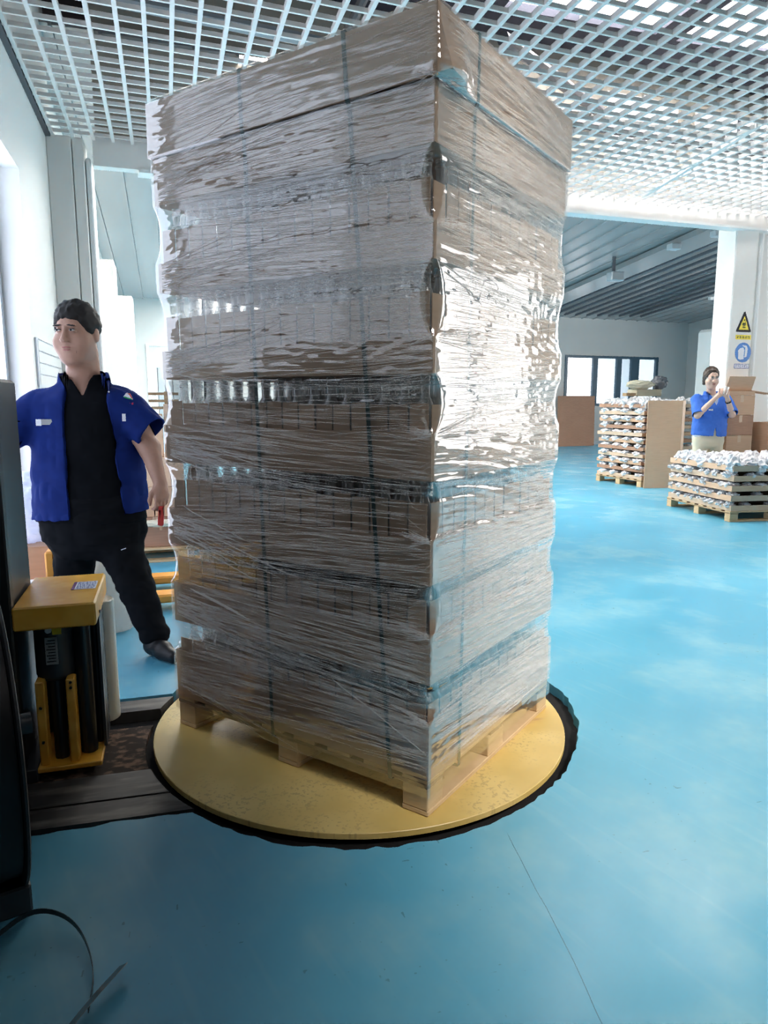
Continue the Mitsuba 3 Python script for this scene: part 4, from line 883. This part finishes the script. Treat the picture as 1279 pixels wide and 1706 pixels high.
# ---- the man
man = thing('person', 'man in an open blue jacket over black, reaching left beside the wrapped load', 'person')
HD = Head((-1.540, 3.665, 1.655), math.radians(-7), .05, 1.07)
TZ = [.60, .72, .9, 1.1, 1.22, 1.32, 1.385, 1.43]
def man_torso(P, g): return prof(P, TZ, [-1.552, -1.552, -1.552, -1.556, -1.556, -1.552, -1.547, -1.543], [3.73] * 5 + [3.725, 3.72, 3.715],
                                [.296 + g, .300 + g, .285 + g, .268 + g, .264 + g, .245 + g, .185 + g, .10 + g], [.185 + g, .190 + g, .19 + g, .18 + g, .172 + g, .150 + g, .112 + g, .085 + g])
LA = [(-1.345, 3.71, 1.295), (-1.212, 3.685, 1.085), (-1.140, 3.605, .915)]
RA = [(-1.775, 3.71, 1.285), (-1.915, 3.60, 1.135), (-2.08, 3.47, 1.165)]
def man_body(P):
    d = HD.sdf(P, 1.15)
    d = smin(d, rcone(P, (-1.535, 3.700, 1.56), (-1.543, 3.725, 1.36), .078, .088), .03)
    d = smin(d, man_torso(P, -.035), .04)
    d = smin(d, chain(P, LA, [.075, .054, .033], .02), .03); d = smin(d, chain(P, RA, [.075, .055, .034], .02), .03)
    d = smin(d, hand(P, LA[2], (.016, -.03, -.085), (.55, .5, .1), (.7, -.65, .2), .185, (.35, .75, .6)), .012)
    d = smin(d, hand(P, RA[2], (-.09, -.02, .01), (0, .2, -1), (0, -1, -.2), .185, (.3, .5, .4)), .012)
    d = smin(d, chain(P, [(-1.62, 3.73, .62), (-1.68, 3.75, .33), (-1.70, 3.78, .06)], [.10, .065, .045]), .04)
    d = smin(d, chain(P, [(-1.44, 3.72, .62), (-1.305, 3.66, .34), (-1.205, 3.60, .10)], [.10, .065, .045]), .04)
    return d
body = part('body', man_body, (-2.32, 3.28, .0), (-1.02, 4.02, 1.86), .0052, 'm_skin', man, 'face, neck, arms and hands')
HD.face(body, 'm_hair', 'm_lip')
def man_hair(P): return HD.hair(P, .017, .070, .42)
part('hair', man_hair, (-1.70, 3.48, 1.5), (-1.38, 3.86, 1.86), .005, 'm_hair', man, 'short black hair')
def man_jacket(P):
    d = man_torso(P, .012)
    aL, bL = np.array([-1.345, 3.71, 1.300]), np.array([-1.150, 3.665, 1.135]); aR, bR = np.array([-1.765, 3.71, 1.295]), np.array([-1.945, 3.58, 1.115])
    for a, b, cut in ((aL, bL, .80), (aR, bR, .80)):
        e = rcone(P, a, b, .098, .090); u = (b - a) / np.linalg.norm(b - a); e = smax(e, (P - a) @ u - np.linalg.norm(b - a) * cut, .008)
        inner = smax(rcone(P, a, b, .072, .074), -((P - a) @ u - np.linalg.norm(b - a) * .45), .01)
        d = smin(d, e, .035); d = smax(d, -inner, .008)
    z = P[..., 2]
    d = smax(d, .705 + .07 * (P[..., 0] + 1.86) - z, .008)
    # collar
    col = smax(smax(ell(P, (-1.540, 3.715, 1.43), (.135, .120, .11)), z - 1.475, .008), 1.36 - z, .02)
    d = smin(d, col, .015); d = smax(d, -ell(P, (-1.538, 3.70, 1.47), (.105, .098, .14)), .01)
    xl = np.interp(z, [.7, 1.25, 1.40, 1.48], [-1.578, -1.588, -1.590, -1.640]); xr = np.interp(z, [.7, 1.2, 1.38, 1.48], [-1.330, -1.372, -1.395, -1.44])
    wedge = np.maximum(np.maximum(xl - P[..., 0], P[..., 0] - xr), P[..., 1] - 3.70)
    return smax(d, -wedge, .008)
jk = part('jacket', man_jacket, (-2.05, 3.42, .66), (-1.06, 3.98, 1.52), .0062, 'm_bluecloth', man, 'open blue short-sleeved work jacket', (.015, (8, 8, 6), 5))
def man_shirt(P):
    d = man_torso(P, -.010); z = P[..., 2]
    col = smax(smax(ell(P, (-1.538, 3.70, 1.42), (.112, .100, .12)), z - 1.458, .006), 1.34 - z, .02)
    d = smin(d, col, .015); d = smax(d, -ell(P, (-1.537, 3.685, 1.48), (.088, .085, .14)), .008)
    v_ = np.maximum(np.abs(P[..., 0] + 1.512) - .46 * (z - 1.350), P[..., 1] - 3.70)
    return smax(smax(d, -v_, .006), .70 - z, .01)
part('shirt', man_shirt, (-1.90, 3.48, .66), (-1.2, 3.98, 1.50), .0062, 'm_blackcloth', man, 'black polo shirt', (.006, (10, 10, 6), 8))
def man_trousers(P):
    d = prof(P, [.50, .60, .72, .86], [-1.545] * 4, [3.73] * 4, [.20, .272, .286, .276], [.13, .175, .185, .182])
    d = smin(d, chain(P, [(-1.635, 3.74, .64), (-1.685, 3.75, .34), (-1.70, 3.78, .055)], [.125, .098, .088], .03), .03)
    d = smin(d, chain(P, [(-1.435, 3.72, .64), (-1.312, 3.67, .35), (-1.213, 3.61, .115)], [.130, .095, .080], .03), .03)
    return smax(d, .030 - P[..., 2], .008)
part('trousers', man_trousers, (-1.92, 3.46, .0), (-1.05, 3.98, .92), .0062, 'm_trousers', man, 'black trousers', (.014, (8, 8, 11), 2))
def shoe(a, b):
    a, b = np.array(a, float), np.array(b, float)
    def f(P):
        d = smin(rcone(P, a, a + (b - a) * .5 + [0, 0, .01], .046, .045), rcone(P, a + (b - a) * .5, b, .045, .034), .02)
        d = smin(d, rcone(P, a + [0, 0, .06], a + [0, 0, .01], .05, .048), .02)
        return smax(d, .001 - P[..., 2], .004)
    return f
part('shoe', shoe((-1.215, 3.595, .050), (-1.075, 3.475, .036)), (-1.32, 3.36, 0), (-1.0, 3.72, .19), .005, 'm_shoe', man, 'black shoe')
part('shoe', shoe((-1.70, 3.78, .050), (-1.745, 3.60, .036)), (-1.84, 3.48, 0), (-1.6, 3.88, .19), .005, 'm_shoe', man, 'black shoe')
def front_y(f, x, z, y0=3.3):
    ys = np.linspace(y0, y0 + .5, 400); d = f(np.c_[np.full(400, x), ys, np.full(400, z)]); k = np.argmax(d < 0); return ys[k]
def badge(poly_m, x, z, m, name, parent, off=.010, f=man_jacket, y0=3.3):
    """Flat badge in the xz plane laid on the front of the garment."""
    me = poly_m.copy(); M = np.eye(4); M[:3, :3] = [[1, 0, 0], [0, 0, -1], [0, 1, 0]]; me.apply_transform(M)
    return obj(name, W(mv(me, x, front_y(f, x, z, y0) - off, z)), m, parent)
def flatp(poly, t=.0015): return join(*[trimesh.creation.extrude_polygon(g, t, engine='earcut') for g in getattr(poly, 'geoms', [poly])])
k = badge(flatp(Polygon([(-.022, 0), (.028, -.012), (.012, .018), (-.004, .022)])), -1.290, 1.345, 'm_label', 'emblem', jk, .012); labels[k] = {'label': 'small triangular emblem in white, red and green'}
badge(flatp(Polygon([(-.004, .018), (.014, .018), (.028, -.010), (.018, -.004), (.010, .012)]), .003), -1.290, 1.345, 'm_red', 'emblem_edge', jk, .012); badge(flatp(Polygon([(-.022, -.002), (.024, -.014), (.020, -.008), (-.014, .004)]), .003), -1.290, 1.345, 'm_green', 'emblem_edge', jk, .012)
badge(flatp(union_all([glyph(-.03 + i * .016, -.038, .011, 50 + i) for i in range(4)]), .002), -1.288, 1.345, 'm_redtext', 'emblem_lettering', jk, .013); badge(flatp(Point(0, 0).buffer(.004), .002), -1.252, 1.368, 'm_label', 'emblem_dot', jk, .013)
k = badge(flatp(sbox(-.016, -.016, .012, .016)), -1.716, 1.220, 'm_label', 'name_tag', jk, .012); labels[k] = {'label': 'pale end of the name strip'}
badge(flatp(sbox(.012, -.014, .085, .014)), -1.716, 1.222, 'm_greylabel', 'name_strip', jk, .014)
badge(flatp(sbox(-.006, -.02, .012, .018)), -1.303, 1.245, 'm_label', 'pocket_tag', jk, .012)
k = obj('logo_line', W(mv(bx(-.014, .014, -.002, .002, -.002, .002), -1.345, 3.60, .57, ry=-.35)), 'm_label', man); labels[k] = {'label': 'small white mark on the trouser leg'}
kn = thing('folding_knife', 'red folding tool held downwards in the man\'s hand', 'tool')
obj('handle', W(mv(bx(-.016, .012, -.008, .008, -.10, .0, .004), -1.122, 3.560, .800, ry=.10)), 'm_red', kn); obj('tip', W(mv(bx(-.007, .007, -.003, .003, -.125, -.1, .002), -1.122, 3.560, .800, ry=.10)), 'm_kraft', kn)
# ---- the woman
wo = thing('person', 'woman in a blue jacket holding up a glass with both hands', 'person')
WS, WX, WY = 1.0, 4.265, 9.40
def wp(x, y, z): return (WX + x, WY + y, z)
HW = Head(wp(-.045, -.06, 1.60), math.radians(0), .12, .97)
WT = [.80, .95, 1.1, 1.25, 1.34, 1.39, 1.43]
def w_torso(P, g): return prof(P, WT, [WX] * 7, [WY] * 7, [.215 + g, .215 + g, .205 + g, .20 + g, .165 + g, .10 + g, .06 + g], [.13 + g, .135 + g, .135 + g, .125 + g, .10 + g, .075 + g, .06 + g])
AL = [wp(-.185, 0, 1.33), wp(-.225, -.14, 1.13), wp(-.045, -.27, 1.375)]; AR = [wp(.185, 0, 1.33), wp(.225, -.13, 1.14), wp(.075, -.27, 1.365)]
def w_body(P):
    d = HW.sdf(P, .98); d = smin(d, rcone(P, wp(-.03, -.03, 1.52), wp(0, .0, 1.36), .052, .06), .02); d = smin(d, w_torso(P, -.03), .03)
    d = smin(d, chain(P, AL, [.055, .042, .026], .02), .02); d = smin(d, chain(P, AR, [.055, .042, .026], .02), .02)
    d = smin(d, hand(P, AL[2], (.07, -.01, .05), (.2, -.1, -.8), (-.3, -.9, .2), .17, (.5, .7, .4)), .01)
    d = smin(d, hand(P, AR[2], (-.03, -.01, .08), (.8, -.1, .3), (.4, -.9, .1), .17, (.6, .7, .4)), .01)
    for s in (-1, 1): d = smin(d, chain(P, [wp(s * .09, .01, .85), wp(s * .09, 0, .46), wp(s * .09, .03, .07)], [.09, .06, .04]), .03)
    return d
wb_ = part('body', w_body, (WX - .34, WY - .46, 0), (WX + .36, WY + .24, 1.80), .0068, 'm_skin_light', wo, 'face, neck, forearms and hands')
HW.face(wb_, 'm_hairbrown', 'm_lip')
def w_hair(P):
    p = HW.local(P); d = HW.hair(P, .014, .100, .95); d = smin(d, ell(p, (.0, .13, -.02), (.05, .05, .06)) * HW.s, .03)
    return smin(d, smax(ell(p, (-.075, .03, -.02), (.022, .035, .09)), -.09 - p[..., 2], .01) * HW.s, .02)
part('hair', w_hair, (WX - .3, WY - .25, 1.4), (WX + .22, WY + .2, 1.80), .0065, 'm_hairbrown', wo, 'brown hair tied back')
gl = lathe([[.0165, -.001], [.0205, -.001], [.0205, .001], [.0165, .001], [.0165, -.001]], 20)
obj('glasses', HW.world(join(*[mv(mv(gl, rx=math.pi / 2), s * .034, -.118, .012) for s in (-1, 1)], bx(-.014, .014, -.119, -.117, .013, .016), bx(-.085, -.083, -.118, .01, .012, .015), bx(.083, .085, -.118, .01, .012, .015))), 'm_alu', wo, smooth=30); labels[wo + '__glasses'] = {'label': 'thin round metal glasses'}
def w_jacket(P):
    d = w_torso(P, .014); z = P[..., 2]
    for a, b in ((AL[0], AL[1]), (AR[0], AR[1])):
        a, b = np.array(a), np.array(b) + (0, -.02, 0); u = (b - a) / np.linalg.norm(b - a); e = smax(rcone(P, a, b, .078, .078), (P - a) @ u - np.linalg.norm(b - a) * .98, .008); d = smin(d, e, .03)
        d = smax(d, -smax(rcone(P, a, b, .058, .062), .6 * np.linalg.norm(b - a) - (P - a) @ u, .01), .006)
    d = smax(d, .86 - z - .05 * (P[..., 0] - WX), .008)
    col = smax(smax(ell(P, wp(0, -.0, 1.40), (.105, .095, .10)), z - 1.44, .008), 1.33 - z, .02); d = smin(d, col, .012); d = smax(d, -ell(P, wp(-.01, -.03, 1.46), (.075, .075, .11)), .008)
    v_ = np.maximum(np.abs(P[..., 0] - WX - .02) - np.interp(z, [.86, .97, 1.0, 1.2, 1.42], [.018, .004, -.02, -.02, .07]), P[..., 1] - WY + .02)
    return smax(d, -v_, .006)
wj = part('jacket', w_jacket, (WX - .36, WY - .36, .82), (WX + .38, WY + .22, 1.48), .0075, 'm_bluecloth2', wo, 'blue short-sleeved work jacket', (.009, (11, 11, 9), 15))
part('shirt', lambda P: smax(w_torso(P, -.012), .84 - P[..., 2], .01), (WX - .3, WY - .2, .8), (WX + .3, WY + .2, 1.46), .012, 'm_label', wo, 'white shirt')
def w_tr(P):
    d = prof(P, [.70, .78, .9, .98], [WX] * 4, [WY] * 4, [.17, .195, .20, .19], [.11, .125, .13, .125])
    for s in (-1, 1): d = smin(d, chain(P, [wp(s * .095, .01, .80), wp(s * .095, 0, .45), wp(s * .095, .03, .06)], [.105, .08, .07], .02), .025)
    return smax(d, .03 - P[..., 2], .01)
part('trousers', w_tr, (WX - .32, WY - .25, 0), (WX + .32, WY + .25, 1.02), .010, 'm_khaki', wo, 'pale trousers', (.008, (9, 9, 9), 3))
for s in (-1, 1): part('shoe', (lambda a, b: shoe(a, b))(wp(s * .095, .03, .05), wp(s * .10, -.13, .036)), (WX + s * .1 - .12, WY - .28, -.02), (WX + s * .1 + .12, WY + .16, .2), .0052, 'm_shoe', wo)
obj('watch', W(mv(mv(lathe([[.031, -.008], [.036, -.008], [.036, .008], [.031, .008], [.031, -.008]], 20), ry=-.55, rx=.45), *np.array(AR[2]) + np.array([.035, .03, -.06]))), 'm_ink', wo, smooth=30)
badge(flatp(sbox(-.03, -.01, .03, .01)), WX - .06, 1.20, 'm_label', 'name_tag', wj, .01, w_jacket, WY - .40)
gt = one('drinking_glass', W(mv(lathe([[0, 0], [.026, 0], [.032, .10], [.0305, .10], [.025, .004], [0, .004]], 24), *wp(.028, -.30, 1.395), ry=.25)), 'm_bottle', 'clear glass held up in both hands by the woman', 'glass', smooth=30)
